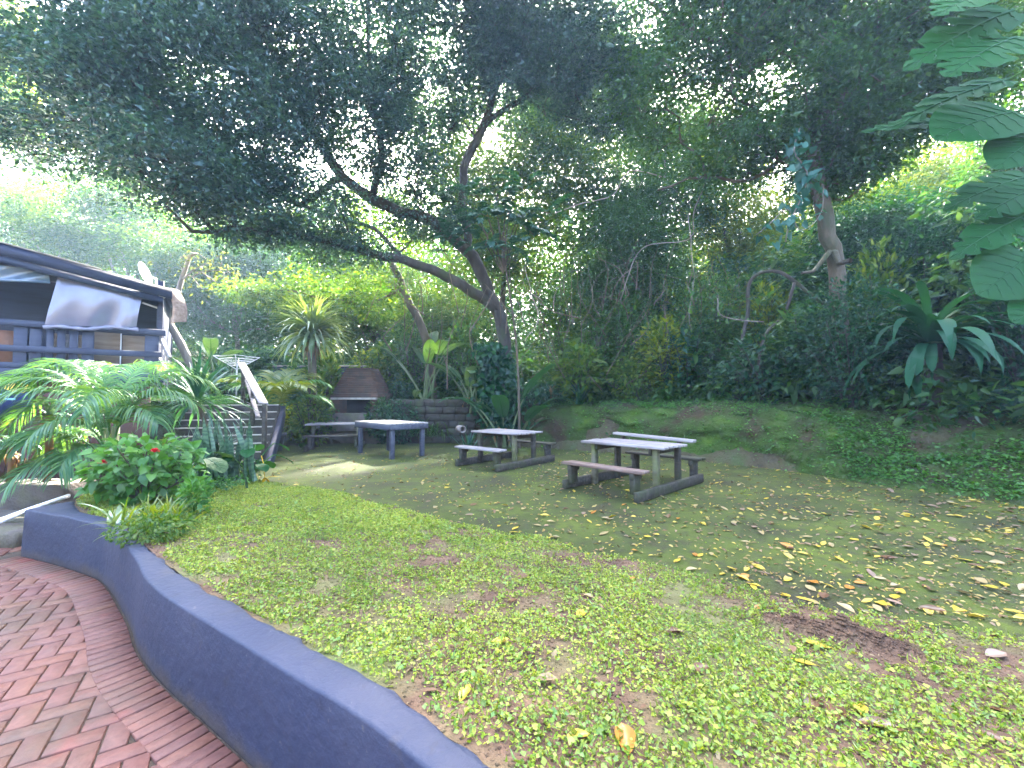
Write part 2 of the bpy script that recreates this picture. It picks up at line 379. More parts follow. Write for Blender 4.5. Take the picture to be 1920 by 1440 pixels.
# ================================================================ the blue wall
mb = MB(); n = 300; Po = resample(wall_out, n); Pi = resample(wall_in, n); rows = []
wob = (fbm(np.linspace(0, 40, n), np.zeros(n), 3) - .5)
up = np.array([0, 0, 1.])
def row(P, z): return np.column_stack([P, np.broadcast_to(z, (n,))])
dirn = norm(Pi - Po)
zt = WALL_TOP_Z + wob * .012
rows = [row(Po - dirn * .025, GZ - .08), row(Po - dirn * .012, GZ + .2), row(Po, zt - .014), row(Po + dirn * .004, zt - .004), row(Po + dirn * .014, zt)]
rows += [row(Po * (1 - s) + Pi * s, zt + .004 * math.sin(3 * s)) for s in (.3, .6, .85)]
jag = ((fbm(np.linspace(0, 90, n), np.ones(n) * 3, 4) - .5) * .05)[:, None]
rows += [row(Pi + dirn * jag, zt - .004), row(Pi + dirn * (jag + .012), zt - .02), row(Pi + dirn * .03, -.1)]
W = np.array(rows); mb.add(W.reshape(-1, 3), grid_faces(len(rows), n)); 
mb.addl(W[:, 0], [list(range(len(rows)))]); mb.addl(W[:, -1], [list(range(len(rows)))[::-1]])
o = mb.build('retaining_wall', M_blue, smooth=True); tag(o, 'low curving garden wall painted dark blue, holding up the lawn beside the brick paving', 'wall')

# ================================================================ brick paving
mb = MB(); mb.add([(-16, -8, GZ - .014), (7, -8, GZ - .014), (7, 9.6, GZ - .014), (-16, 9.6, GZ - .014)], [[0, 1, 2, 3]]); bed = mb
mort = bed.build('paving', M_mortar); tag(mort, kind='structure')
def brick(mb, c, ang, l, w, z, h=.05):
    b = .004; a = rotz(ang)
    x0, y0 = l / 2, w / 2
    V = [(-x0, -y0, -h), (x0, -y0, -h), (x0, y0, -h), (-x0, y0, -h), (-x0, -y0, -b), (x0, -y0, -b), (x0, y0, -b), (-x0, y0, -b),
         (-x0 + b, -y0 + b, 0), (x0 - b, -y0 + b, 0), (x0 - b, y0 - b, 0), (-x0 + b, y0 - b, 0)]
    tx, ty = R.normal(0, .006, 2); V = np.array(V); V[:, 2] += V[:, 0] * tx + V[:, 1] * ty
    V = V @ a.T + np.array([c[0], c[1], z + R.normal(0, .0015)])
    mb.add(V, [(0, 1, 5, 4), (1, 2, 6, 5), (2, 3, 7, 6), (3, 0, 4, 7), (4, 5, 9, 8), (5, 6, 10, 9), (6, 7, 11, 10), (7, 4, 8, 11), (8, 9, 10, 11)])
def brickmat():
    m, nt, out = nodes('clay_paver'); g = nt.nodes.new('ShaderNodeNewGeometry'); co = coords(nt)
    c = ramp(nt, g.outputs['Random Per Island'], [(0, (.09, .034, .03)), (.25, (.14, .05, .04)), (.45, (.12, .05, .055)), (.62, (.18, .07, .043)), (.8, (.105, .045, .045)), (.92, (.21, .1, .055)), (1, (.09, .052, .04))])
    c = mixc(nt, .55, c, ramp(nt, noise(nt, co, 30, 6), [(.3, (.065, .036, .032)), (.7, (.18, .095, .075))]))
    c = mixc(nt, ramp(nt, noise(nt, co, 1.1, 6), [(.46, (0, 0, 0)), (.66, (.85, .85, .85))]), c, (.06, .046, .03))
    c = mixc(nt, ramp(nt, noise(nt, co, 2.3, 3), [(.62, (0, 0, 0)), (.72, (.6, .6, .6))]), c, (.2, .048, .036))
    b = N(nt, 'ShaderNodeBsdfPrincipled', Roughness=.62); b.inputs['Specular IOR Level'].default_value = .35; c = mixc(nt, 1.0, c, (.8, .68, .6), 'MULTIPLY'); nt.links.new(c, b.inputs['Base Color'])
    bp = N(nt, 'ShaderNodeBump', Strength=.4, Distance=.004); nt.links.new(noise(nt, co, 70, 6), bp.inputs['Height']); nt.links.new(bp.outputs[0], b.inputs['Normal'])
    nt.links.new(b.outputs[0], out.inputs[0]); return m
M_brick = brickmat()
mb = MB()
wallP = resample(wall_out, 700)
def wall_near(x, y):
    d = np.hypot(wallP[:, 0] - x, wallP[:, 1] - y); return d.min()
s = np.concatenate([[0], np.cumsum(np.linalg.norm(np.diff(wallP, axis=0), axis=1))]); pos = 0.03
while pos < s[-1] - .2:                       # a soldier course follows the wall
    p = np.array([np.interp(pos, s, wallP[:, k]) for k in (0, 1)]); q = np.array([np.interp(pos + .03, s, wallP[:, k]) for k in (0, 1)])
    tdir = norm(q - p); nrm = np.array([tdir[1], -tdir[0]])
    if (p + nrm * .3 - p) @ (np.array([-4, 0]) - p) < 0: nrm = -nrm
    brick(mb, p + nrm * .145, math.atan2(nrm[1], nrm[0]) + R.normal(0, .01), .215, .068, GZ + .004); pos += .0775
ang = math.radians(33); bl, bw, gp = .208, .098, .010
ca, sa = math.cos(ang), math.sin(ang)
def inplace(x, y): return -8.5 < x < 2.0 and -.6 < y < 5.2
step = bw + gp
for i in range(-110, 110):
    for j in range(-110, 110):
        k4 = (i - j) % 4                       # herringbone
        if k4 == 0: cx, cy, a = (i + 1) * step, (j + .5) * step, 0
        elif k4 == 3: cx, cy, a = (i + .5) * step, (j + 1) * step, math.pi / 2
        else: continue
        x = -3 + cx * ca - cy * sa; y = 2.5 + cx * sa + cy * ca
        if not inplace(x, y): continue
        dw = np.hypot(wallP[::6, 0] - x, wallP[::6, 1] - y); kk = dw.argmin()
        if dw[kk] < .19 or (wallP[min(699, kk * 6)][1] < y - .0 and dw[kk] < 6 and y > wallP[min(699, kk * 6)][1] and x > -5.3): continue
        brick(mb, (x, y), ang + a + R.normal(0, .012), bl, bw, GZ)
PAV = mb.build('brick_paving', M_brick); tag(PAV, kind='structure')

# ================================================================ camera, sky, sun
cam = bpy.data.cameras.new('camera'); cam.sensor_width = 36; cam.lens = 36 * F0 / 1920; cam.clip_end = 2000; cam.clip_start = .05
co_ = bpy.data.objects.new('camera', cam); C.objects.link(co_); co_.location = (0, 0, CAMZ); co_.rotation_euler = (math.pi / 2 + PITCH, 0, 0)
sc = bpy.context.scene; sc.camera = co_
SUN_EL, SUN_AZ = math.radians(41), math.radians(2.5)      # azimuth measured from the view direction to the right
w = bpy.data.worlds.new('World'); sc.world = w; w.use_nodes = True; nt = w.node_tree
bg = nt.nodes['Background']; sky = nt.nodes.new('ShaderNodeTexSky'); sky.sky_type = 'NISHITA'; sky.sun_disc = False
sky.sun_elevation = SUN_EL; sky.sun_rotation = SUN_AZ; sky.dust_density = 7.0; sky.air_density = .7; sky.ozone_density = 1.0
nt.links.new(sky.outputs[0], bg.inputs[0]); bg.inputs[1].default_value = SKY_STRENGTH = .14
sd = bpy.data.lights.new('sun', 'SUN'); sd.energy = 5.0; sd.angle = math.radians(2.5); sd.color = (1, .94, .82)
so = bpy.data.objects.new('sun', sd); C.objects.link(so)
sv = Vector((math.sin(SUN_AZ) * math.cos(SUN_EL), math.cos(SUN_AZ) * math.cos(SUN_EL), math.sin(SUN_EL)))
so.rotation_euler = (-sv).to_track_quat('-Z', 'Y').to_euler(); so.location = sv * 50
sc.view_settings.view_transform = 'Standard'; sc.view_settings.look = 'None'; sc.view_settings.exposure = 4.88; sc.view_settings.gamma = 1
cy = sc.cycles; cy.use_denoising = True; cy.max_bounces = 6; cy.diffuse_bounces = 3; cy.glossy_bounces = 2; cy.transmission_bounces = 4; cy.transparent_max_bounces = 6
cy.sample_clamp_indirect = 6; cy.caustics_reflective = False; cy.caustics_refractive = False
try: cy.denoiser = 'OPENIMAGEDENOISE'; cy.denoising_input_passes = 'RGB_ALBEDO_NORMAL'
except Exception: pass

# added bluish volume: imitates lens veil and lifts the dark tones
VEIL_HAZE_DENSITY = .0019
mb = MB(); x0, x1, y0, y1, z0, z1 = -130, 130, -70, 170, -3, 34
mb.add([(x0, y0, z0), (x1, y0, z0), (x1, y1, z0), (x0, y1, z0), (x0, y0, z1), (x1, y0, z1), (x1, y1, z1), (x0, y1, z1)], [(3, 2, 1, 0), (4, 5, 6, 7), (0, 1, 5, 4), (1, 2, 6, 5), (2, 3, 7, 6), (3, 0, 4, 7)])
hm_, nt, out = nodes('veil_haze_air'); pv = nt.nodes.new('ShaderNodeVolumePrincipled'); pv.inputs['Density'].default_value = VEIL_HAZE_DENSITY; pv.inputs['Color'].default_value = (.5, .74, 1, 1); pv.inputs['Anisotropy'].default_value = .35
nt.links.new(pv.outputs[0], out.inputs['Volume']); tag(mb.build('veil_haze', hm_), kind='stuff')
cy.volume_bounces = 0
# ================================================================ materials of the built things
def woodmat(name, c1, c2, c3, scale=4, moss=None, rough=.75):
    ex = [(5, .56, .8, tuple(np.array(c1) * .7))]
    if moss: ex.append((3.2, .5, .72, moss))
    return surf(name, [(.3, c1), (.5, c2), (.7, c3)], scale * 4, rough, .7, 40, stretch=(.1, 1, 1), extra=ex, bdist=.006)
M_wood_dark = woodmat('weathered_dark_wood', (.022, .019, .016), (.042, .036, .03), (.07, .06, .05), moss=(.035, .04, .016))
M_wood_pale = woodmat('pale_glare_wood', (.13, .115, .12), (.2, .18, .183), (.28, .255, .25))  # pale planks; on the tabletops this tone stands in for sky glare
M_wood_red = woodmat('reddish_worn_wood', (.085, .055, .045), (.13, .085, .07), (.19, .145, .125))
M_wood_green = woodmat('mossy_post_wood', (.06, .052, .034), (.095, .085, .055), (.13, .12, .085), moss=(.085, .105, .03))
M_navy = woodmat('navy_painted_wood', (.017, .022, .046), (.024, .03, .058), (.034, .039, .07), rough=.55)
M_navy_dk = woodmat('dark_navy_paint', (.012, .016, .035), (.018, .022, .05), (.025, .03, .06), rough=.5)
M_table_blue = woodmat('blue_grey_paint', (.036, .04, .062), (.05, .055, .08), (.08, .085, .105), rough=.55)
M_table_top = woodmat('glare_pale_table_boards', (.16, .145, .14), (.28, .255, .24), (.38, .35, .325))  # whitish tone puts the sky glare on the top into the colour
M_dark = plain('black_interior', (.012, .012, .016), .9)
M_tan = woodmat('tan_board', (.15, .1, .07), (.2, .145, .1), (.26, .2, .15))
M_brownwall = surf('brown_stained_boards', [(.3, (.05, .022, .017)), (.7, (.09, .04, .03))], 3, .7, .4, 30)
M_white = plain('white_plastic', (.78, .78, .8), .4, var=.05)
M_steel = plain('white_coated_metal', (.6, .62, .66), .45, var=.1)
M_stone = surf('old_concrete', [(.3, (.07, .058, .05)), (.6, (.12, .1, .088)), (.8, (.17, .15, .13))], 3, .9, .7, 35, extra=[(2, .5, .7, (.09, .09, .045))])
M_step = surf('dark_step_concrete', [(.3, (.025, .023, .02)), (.7, (.055, .048, .04))], 4, .9, .6, 30, extra=[(3, .5, .7, (.05, .06, .025))])
M_nosing = plain('pale_step_edge', (.3, .28, .25), .8)
M_pot = plain('dark_plastic_pot', (.045, .04, .042), .5)
M_clay = surf('grey_clay_pipe', [(.3, (.12, .1, .09)), (.7, (.22, .19, .17))], 8, .85, .4, 40)
M_roof = surf('weathered_roof_sheet', [(.3, (.16, .15, .13)), (.7, (.27, .25, .21))], 4, .8, .3, 30)

# ================================================================ picnic tables
def make_picnic(label, loc, rz, S=(1, 1), top=M_wood_pale, seat=M_wood_dark, near_seat=None, leg=None, raised=False, L=1.55, group='wooden picnic tables on the mossy yard'):
    """x along the table, y across; the side facing the camera is -y"""
    t = thing('picnic_table', label, 'picnic table', loc, rz, group); leg = leg or M_wood_dark
    sep = .66 * L / 1.55; wy = 1.1 * S[1]
    for sx in (-1, 1):
        m = MB(); box_bm(m, (.075, 2 * wy, .15), (sx * sep, 0, .078), bev=.008, jit=.0015); m.build('base_beam', M_wood_dark, t)
        for sy in (-1, 1):
            m = MB(); box_bm(m, (.08, .11, .7), (sx * (sep - .08), sy * .36 * S[1], .352), bev=.008, jit=.0015); m.build('leg', leg if (sx, sy) == (-1, -1) else M_wood_green if sy < 0 else M_wood_dark, t)
            m = MB(); box_bm(m, (.085, .17, .3), (sx * (sep - .085), sy * (wy - .13), .25), bev=.008); box_bm(m, (.07, .24, .1), (sx * (sep - .085), sy * (wy - .15), .355), bev=.006)
            m.build('seat_post', M_wood_dark, t)
        m = MB(); box_bm(m, (.05, .86 * S[1], .1), (sx * (sep - .15), 0, .655), bev=.005); m.build('cross_rail', M_wood_dark, t)
    m = MB(); npl = 6; w = 1.0 * S[1] / npl
    for i in range(npl):
        z = .728 + R.normal(0, .003); y = -.5 * S[1] + w * (i + .5)
        if raised and i == npl - 1: continue
        box_bm(m, (L + R.normal(0, .014), w - .014, .042), (R.normal(0, .008), y, z), M=rotz(R.normal(0, .003)), bev=.007, jit=.0012)
    m.build('tabletop', top, t)
    if raised:
        m = MB(); A = rotz(.03) @ np.array([[1, 0, .035], [0, 1, 0], [-.035, 0, 1]]); box_bm(m, (L * .98, .17, .05), (.04, .5 * S[1], .80), M=A, bev=.008, jit=.002)
        tag(m.build('raised_plank', M_wood_pale, t), 'grey plank lifted off the back edge of the tabletop')
        for sx in (-.55, .55): m = MB(); box_bm(m, (.06, .08, .09), (sx, .49 * S[1], .735)); m.build('plank_block', M_wood_dark, t)
    for sy in (-1, 1):
        m = MB()
        for i in (-1, 1): box_bm(m, (L * .95 + R.normal(0, .012), .125, .042), (R.normal(0, .008), sy * (wy - .14) + i * .066, .425 + R.normal(0, .002)), M=rotz(R.normal(0, .004)), bev=.007, jit=.0012)
        m.build('seat', (near_seat or seat) if sy < 0 else seat, t)
    return t
Q_near = make_picnic('biggest picnic table, with a reddish front bench and a raised plank along its back', (2.12, 7.38, .005), math.radians(-46.5), (1, 1.02), near_seat=M_wood_red, leg=M_wood_green, raised=True)
Q_mid = make_picnic('grey picnic table with two mossy benches, between the blue table and the biggest picnic table', (-.12, 9.85, .005), math.radians(-40.5), (.93, .93), near_seat=M_wood_pale, L=1.4)
Q_far = make_picnic('farthest picnic table, half behind the blue table and beside the potted palm', (-5.3, 13.0, .005), math.radians(14), (.85, .85), L=1.65)

# ================================================================ the blue table
t = thing('garden_table', 'tall square-edged table with blue painted legs and a whitish top', 'table', (-3.25, 11.45, .005), math.radians(-45))
TL, TW, TH = 1.95, 1.1, .88
m = MB()
for i in range(7): box_bm(m, (TL, TW / 7 - .011, .035), (R.normal(0, .004), -TW / 2 + TW / 7 * (i + .5), TH - .018 + R.normal(0, .002)), bev=.005, jit=.001)
m.build('tabletop', M_table_top, t)
m = MB()
for sy in (-1, 1): box_bm(m, (TL - .02, .035, .125), (0, sy * (TW / 2 - .02), TH - .1), bev=.004)
for sx in (-1, 1): box_bm(m, (.035, TW - .08, .125), (sx * (TL / 2 - .02), 0, TH - .1), bev=.004)
m.build('apron', M_table_blue, t)
for sx in (-1, 1):
    for sy in (-1, 1):
        m = MB(); box_bm(m, (.105, .105, TH - .04), (sx * (TL / 2 - .12), sy * (TW / 2 - .12), (TH - .04) / 2), bev=.008); m.build('leg', M_table_blue, t)

# ================================================================ brick fireplace on the terrace edge
fx, fy, fz = -4.95, 15.0, 0
def firemat():
    m, nt, out = nodes('sooty_brickwork'); co = coords(nt)
    b = nt.nodes.new('ShaderNodeTexBrick'); b.inputs['Scale'].default_value = 4.6; b.inputs['Mortar Size'].default_value = .016; b.inputs['Row Height'].default_value = .38; b.inputs['Brick Width'].default_value = .9
    b.inputs['Color1'].default_value = (.09, .045, .026, 1); b.inputs['Color2'].default_value = (.055, .029, .02, 1); b.inputs['Mortar'].default_value = (.045, .036, .03, 1)
    sp = nt.nodes.new('ShaderNodeSeparateXYZ'); cb = nt.nodes.new('ShaderNodeCombineXYZ'); ad = N(nt, 'ShaderNodeMath', operation='ADD')
    nt.links.new(co, sp.inputs[0]); nt.links.new(sp.outputs[0], ad.inputs[0]); nt.links.new(sp.outputs[1], ad.inputs[1]); nt.links.new(ad.outputs[0], cb.inputs[0]); nt.links.new(sp.outputs[2], cb.inputs[1]); nt.links.new(cb.outputs[0], b.inputs['Vector'])
    c = mixc(nt, ramp(nt, noise(nt, co, 2.2, 5), [(.45, (0, 0, 0)), (.7, (.9, .9, .9))]), b.outputs['Color'], (.03, .027, .022))
    p = N(nt, 'ShaderNodeBsdfPrincipled', Roughness=.9); nt.links.new(c, p.inputs['Base Color'])
    bp = N(nt, 'ShaderNodeBump', Strength=.6, Distance=.02); nt.links.new(b.outputs['Fac'], bp.inputs['Height']); bp.invert = True; nt.links.new(bp.outputs[0], p.inputs['Normal'])
    nt.links.new(p.outputs[0], out.inputs[0]); return m
M_fire = firemat()
t = thing('brick_fireplace', 'brick outdoor fireplace with a tapering stepped chimney hood over a dark hearth', 'fireplace', (fx - .25, fy - .15, fz), math.radians(-8))
m = MB(); nl = 13                                   # hood: courses of brick that step in
for i in range(nl):
    f = i / (nl - 1); hw = .86 * (1 - f) + .44 * f; hd = .62 * (1 - f) + .34 * f
    box_bm(m, (2 * hw, 2 * hd, .074), (.12 * f * 0, 0, 1.565 + .078 * i), bev=.006, jit=.002)
m.build('chimney_hood', M_fire, t)
m = MB(); box_bm(m, (1.62, 1.15, .07), (-.02, -.05, 1.492), bev=.01); m.build('lintel', M_nosing, t)
for sx in (-1, 1):
    m = MB(); box_bm(m, (.24, 1.1, .46), (sx * .68, 0, 1.226), bev=.01); m.build('side_pier', M_fire, t)
m = MB(); box_bm(m, (1.12, .1, .46), (0, .0, 1.226), bev=0); m.build('hearth_back', M_dark, t)
m = MB(); box_bm(m, (1.75, 1.3, .98), (0, -.05, .505), bev=.02, jit=.006); m.build('plinth', M_stone, t)

m = MB(); A = rotz(math.radians(-4)); g = np.random.default_rng(5)
for r_ in range(6):
    x_ = -4.05 - .2 * (r_ % 2)
    while x_ < -1.35:
        w_ = g.uniform(.3, .62); box_bm(m, (w_, .4 + g.normal(0, .02), .24), (x_ + w_ / 2, 14.6 - (x_ + 4) * .07 + g.normal(0, .01), .13 + .243 * r_), M=A, bev=.025, jit=.006); x_ += w_ + .004
o = m.build('terrace_wall', M_step); tag(o, 'low dark stone wall between the brick fireplace and the overgrown bank', 'wall')

# wall and flat slab behind the screw pine
m = MB(); box_bm(m, (3.6, .2, 1.5), (-7.3, 16.2, 1.95), bev=.015, jit=.003); o = m.build('boundary_wall', M_navy_dk); tag(o, 'dark low boundary wall behind the screw pine', 'wall')
m = MB(); box_bm(m, (3.7, .3, .05), (0, 0, .0), bev=.008); c = m.build('coping', M_nosing, o); c.location = (-7.3, 16.2, 2.727)

# ================================================================ garden steps and handrail
t = thing('garden_steps', 'flight of dark concrete steps with pale edges climbing beside the timber deck', 'steps', (-6.35, 9.0, -.02), math.radians(20))
for i in range(8):
    m = MB(); z = .17 * (i + 1); box_bm(m, (1.95, .32, .17 * (i + 1) if i < 3 else .5), (0, .28 * i + .14, z - (.17 * (i + 1) if i < 3 else .5) / 2 - .006), bev=.01, jit=.002)
    s = m.build('step', M_step, t); m = MB(); box_bm(m, (1.96, .028, .03), (0, .28 * i - .026, z - .012), bev=.006); m.build('nosing', M_nosing, s)
m = MB(); box_bm(m, (.16, 2.7, .4), (1.0, 1.2, .42), M=np.array([[1, 0, 0], [0, .87, -.0], [0, .52, 1]]), bev=.01); m.build('stringer', M_navy_dk, t)
t = thing('stair_handrail', 'sloping handrail of two pale planks on dark posts beside the garden steps', 'handrail', (0, 0, 0))
A0, A1 = at(452, 680, 11.2), at(494, 757, 9.35); m = MB(); bar(m, A0, A1, .19, .04, up=np.array([.55, -.5, .66])); m.build('top_plank', M_wood_pale, t)
B0, B1 = at(462, 712, 11.2), at(484, 782, 9.5); m = MB(); bar(m, B0, B1, .09, .04, up=np.array([.55, -.5, .66])); m.build('lower_plank', M_wood_pale, t)
for f in (.04, .5, .97):
    p = A0 * (1 - f) + A1 * f; b = MB(); g = max(0.05, .17 * (p[1] - 9) / .28 * .97); zz = min(g, p[2] - .5)
    box_bm(b, (.08, .08, p[2] - zz), (p[0] + .05, p[1], (p[2] + zz) / 2 - .03)); b.build('post', M_wood_dark, t)

# ================================================================ rotary clothes dryer
c = at(443, 742, 13.3); zc = h1(c[0], c[1]); c[2] = zc
t = thing('clothes_dryer', 'white folding clothes airer on a pole above the garden steps', 'clothes airer', tuple(c))
topz = at(443, 690, 13.3)[2] - zc
m = MB(); tube(m, [(0, 0, 0), (0, 0, topz)], .022, 8)
m.build('pole', M_steel, t)
for k in range(3):
    a = k * 2.1 + .4; m = MB(); tube(m, [(0, 0, .22), (.38 * math.cos(a), .38 * math.sin(a), 0)], .014, 6); m.build('foot', M_steel, t)
ar = []
for k in range(4):
    a = k * math.pi / 2 + .5; e = np.array([.62 * math.cos(a), .62 * math.sin(a), topz + .36]); ar.append(e)
    m = MB(); tube(m, [(0, 0, topz - .05), e], .014, 6); m.build('arm', M_steel, t)
m = MB()
for f in (.35, .5, .65, .8, 1.0):
    for k in range(4):
        a = np.array([0, 0, topz - .05]) * (1 - f) + ar[k] * f; b = np.array([0, 0, topz - .05]) * (1 - f) + ar[(k + 1) % 4] * f
        tube(m, [a, (a + b) / 2 - np.array([0, 0, .012]), b], .006, 4)
m.build('washing_line', M_white, t)

# ================================================================ the timber deck house
A2, B2 = np.array([-9.12, 7.6]), np.array([-7.3, 8.85]); u2 = (B2 - A2) / np.linalg.norm(B2 - A2)
house_rz = math.atan2(u2[1], u2[0]); nrm2 = np.array([-u2[1], u2[0]])
def hp(px, py, back=0.0):
    """local x, z of a picture point on the house front plane, moved back by `back`"""
    r = ray(px, py); o2 = B2 + nrm2 * back; s = (o2 @ nrm2) / (r[:2] @ nrm2); p = np.array([0, 0, CAMZ]) + r * s
    return float((p[:2] - B2) @ u2), float(p[2])
hz0 = GZ
H_ = thing('deck_house', 'navy timber house with a raised railed deck under a low sloping roof', 'house', (B2[0], B2[1], hz0), house_rz)
def hb(name, mat, boxes, parent=None, bev=.006):
    """boxes: (x0, x1, y0, y1, z0, z1) in house space, z above world zero"""
    m = MB()
    for (x0, x1, y0, y1, z0, z1) in boxes: box_bm(m, (x1 - x0, y1 - y0, z1 - z0), ((x0 + x1) / 2, (y0 + y1) / 2, (z0 + z1) / 2 - hz0), bev=bev)
    return m.build(name, mat, parent or H_)
LX = -7.2
zf0, zf1 = hp(150, 716)[1], hp(150, 694)[1]
hb('deck_floor', M_navy, [(LX, .05, -.02, 3.6, zf0 + .06, zf1 - .05), (LX, .06, -.06, -.022, zf0, zf1)])
zr = hp(150, 613)[1]
hb('top_rail', M_navy, [(LX, .07, -.055, .06, zr - .07, zr + .05)])
zm = hp(150, 659)[1]
hb('mid_rail', M_navy, [(LX, .05, -.045, -.004, zm - .055, zm + .06)])
hb('lower_rail', M_navy, [(LX, .05, -.04, .0, zf1 + .004, zf1 + .11)])
for px0, px1 in ((24, 50), (271, 298)):
    x0, x1 = hp(px0, 650)[0], hp(px1, 650)[0]
    hb('deck_post', M_navy, [(x0, x1, .003, .11, zf0, zr + .045)])
for px0, px1 in ((54, 78), (86, 100), (106, 122), (129, 146), (153, 176)):
    x0, x1 = hp(px0, 650)[0], hp(px1, 650)[0]
    hb('baluster', M_navy, [(x0, x1, .002, .03, zf1 + .03, zr - .03)])
x0, x1 = hp(177, 650, .5)[0], hp(268, 650, .5)[0]
hb('deck_screen', M_tan, [(x0, x0 + (x1 - x0) * .52, .45, .49, zf1, zr + .02), (x0 + (x1 - x0) * .56, x1 + .25, .5, .53, zf1, zr - .05)])
hb('screen_batten', M_white, [(x0 + (x1 - x0) * .53, x0 + (x1 - x0) * .555, .43, .46, zf1, zr - .02)])
for px0, px1, mt in ((-20, 25, M_tan), (60, 78, M_wood_pale), (100, 108, M_tan), (122, 130, M_wood_pale), (145, 154, M_tan)):
    x0, x1 = hp(px0, 650, .3)[0], hp(px1, 650, .3)[0]; hb('chair_slat' if px0 > 0 else 'orange_panel', mt if px0 > 0 else plain('orange_board', (.16, .07, .035)), [(x0, x1, .3, .33, zf1, zr - .12)])
hb('under_wall', M_brownwall, [(LX + .045 * 0 + .22 * i, LX + .22 * i + .213, .12, .16, hz0, zf0 - .004) for i in range(32)])
hb('house_wall', M_navy_dk, [(LX, .0, 2.4, 2.5, zf1, zf1 + 2.1), (LX, LX + .1, .2, 2.4, hz0, zf1 + 2.2)])
hb('side_wall', M_navy_dk, [(-.12, -.02, .6, 2.4, zf1 - .0, zf1 + 1.85)])
hb('corner_post', M_navy_dk, [(-.1, .0, .16, .26, zf1, zf1 + 1.95)])
# roof: a shed sheet falling to the right corner
xa, za = hp(-20, 470); xb, zb = hp(312, 545)
def roof_piece(name, mat, y0, y1, dz0, dz1, xa=xa - 3.4, za=None, ext=.12, parent=None):
    s = (zb - hp(0, 462)[1]) / (xb - hp(0, 462)[0]); f = lambda x: zb + s * (x - xb)
    x0, x1 = xa, xb + ext; m = MB()
    V = [(x0, y0, f(x0) + dz0), (x1, y0, f(x1) + dz0), (x1, y1, f(x1) + dz0), (x0, y1, f(x0) + dz0), (x0, y0, f(x0) + dz1), (x1, y0, f(x1) + dz1), (x1, y1, f(x1) + dz1), (x0, y1, f(x0) + dz1)]
    V = np.array(V) - np.array([0, 0, hz0]); m.add(V, [(3, 2, 1, 0), (4, 5, 6, 7), (0, 1, 5, 4), (1, 2, 6, 5), (2, 3, 7, 6), (3, 0, 4, 7)]); return m.build(name, mat, parent or H_)
roof = roof_piece('roof', M_navy_dk, -.3, 3.6, -.045, .0)
roof_piece('roof_sheet', M_roof, -.36, 3.65, .004, .026, ext=-.95, parent=roof)
roof_piece('fascia', M_navy_dk, -.33, -.302, -.2, .01, parent=roof)
roof_piece('gutter_board', M_navy, -.29, -.26, -.33, -.205, ext=-.02, parent=roof)
# stair rail running down from the deck corner
m = MB(); a, b = at(299, 628, 9.0), at(318, 672, 8.3); inv = np.array([B2[0], B2[1], hz0]); Mi = rotz(-house_rz)
L_ = lambda p: Mi @ (np.asarray(p) - inv)
bar(m, L_(a), L_(b), .05, .09); bar(m, L_(at(297, 668, 9.0)), L_(at(316, 706, 8.3)), .05, .07)
for f in (.1, .35, .6, .85):
    p = L_(a * (1 - f) + b * f); box_bm(m, (.025, .025, .75), p - np.array([0, 0, .36]))
m.build('stair_railing', M_wood_pale, H_)
# small outdoor lamp tube under the roof corner
m = MB(); tube(m, [L_(at(268, 568, 9.0)), L_(at(300, 579, 9.0))], .018, 8); tube(m, [L_(at(294, 548, 8.95)), L_(at(308, 556, 8.95))], .05, 8); m.build('roof_lamp', M_white, H_)

# hanging clear sheet
P4 = [np.array([*hp(*p)]) for p in ((116, 507), (272, 541), (258, 616), (90, 611))]
m = MB(); nx, ny = 40, 26; V = []
for i in range(nx):
    for j in range(ny):
        a, b = i / (nx - 1), j / (ny - 1); q = (P4[0] * (1 - a) + P4[1] * a) * (1 - b) + (P4[3] * (1 - a) + P4[2] * a) * b
        fold = .05 * math.exp(-a * 7) * math.sin(14 * a + 5 * b) + .018 * math.sin(9 * a + 3 * b * b) + .02 * math.sin(3 * b + 17 * a) * b + .02 * (a > .9) * math.sin(b * 5)
        V.append((q[0], -.14 + fold - .05 * math.sin(b * math.pi) * 1.3, q[1] - hz0))
m.add(V, grid_faces(nx, ny))
def sheetmat(name, col, tr):
    mm, nt, out = nodes(name); co = coords(nt)
    c = ramp(nt, noise(nt, co, 2.5, 4), [(.3, tuple(np.array(col) * .8)), (.7, col)])
    d = nt.nodes.new('ShaderNodeBsdfDiffuse'); nt.links.new(c, d.inputs[0]); tl = nt.nodes.new('ShaderNodeBsdfTranslucent'); nt.links.new(c, tl.inputs[0])
    tp = nt.nodes.new('ShaderNodeBsdfTransparent'); gl = N(nt, 'ShaderNodeBsdfGlossy', Roughness=.22); gl.inputs[0].default_value = (.85, .85, .95, 1)
    a = N(nt, 'ShaderNodeMixShader', Fac=.4); nt.links.new(d.outputs[0], a.inputs[1]); nt.links.new(tl.outputs[0], a.inputs[2])
    b = N(nt, 'ShaderNodeMixShader', Fac=tr); nt.links.new(a.outputs[0], b.inputs[1]); nt.links.new(tp.outputs[0], b.inputs[2])
    s = N(nt, 'ShaderNodeMixShader', Fac=.07); nt.links.new(b.outputs[0], s.inputs[1]); nt.links.new(gl.outputs[0], s.inputs[2]); nt.links.new(s.outputs[0], out.inputs[0]); return mm
M_sheet = sheetmat('sky_tinted_plastic_sheet', (.3, .3, .42), .38)  # lavender tone stands in for sky reflected in the clear plastic
o = m.build('plastic_sheet', M_sheet, smooth=True); o.location = (B2[0], B2[1], hz0); o.rotation_euler = (0, 0, house_rz)
tag(o, 'clear plastic weather sheet hung from the roof edge over the deck railing', 'plastic sheet')
m = MB(); pa, pb = hp(86, 616), hp(262, 618)
for i in range(30):
    f = i / 29
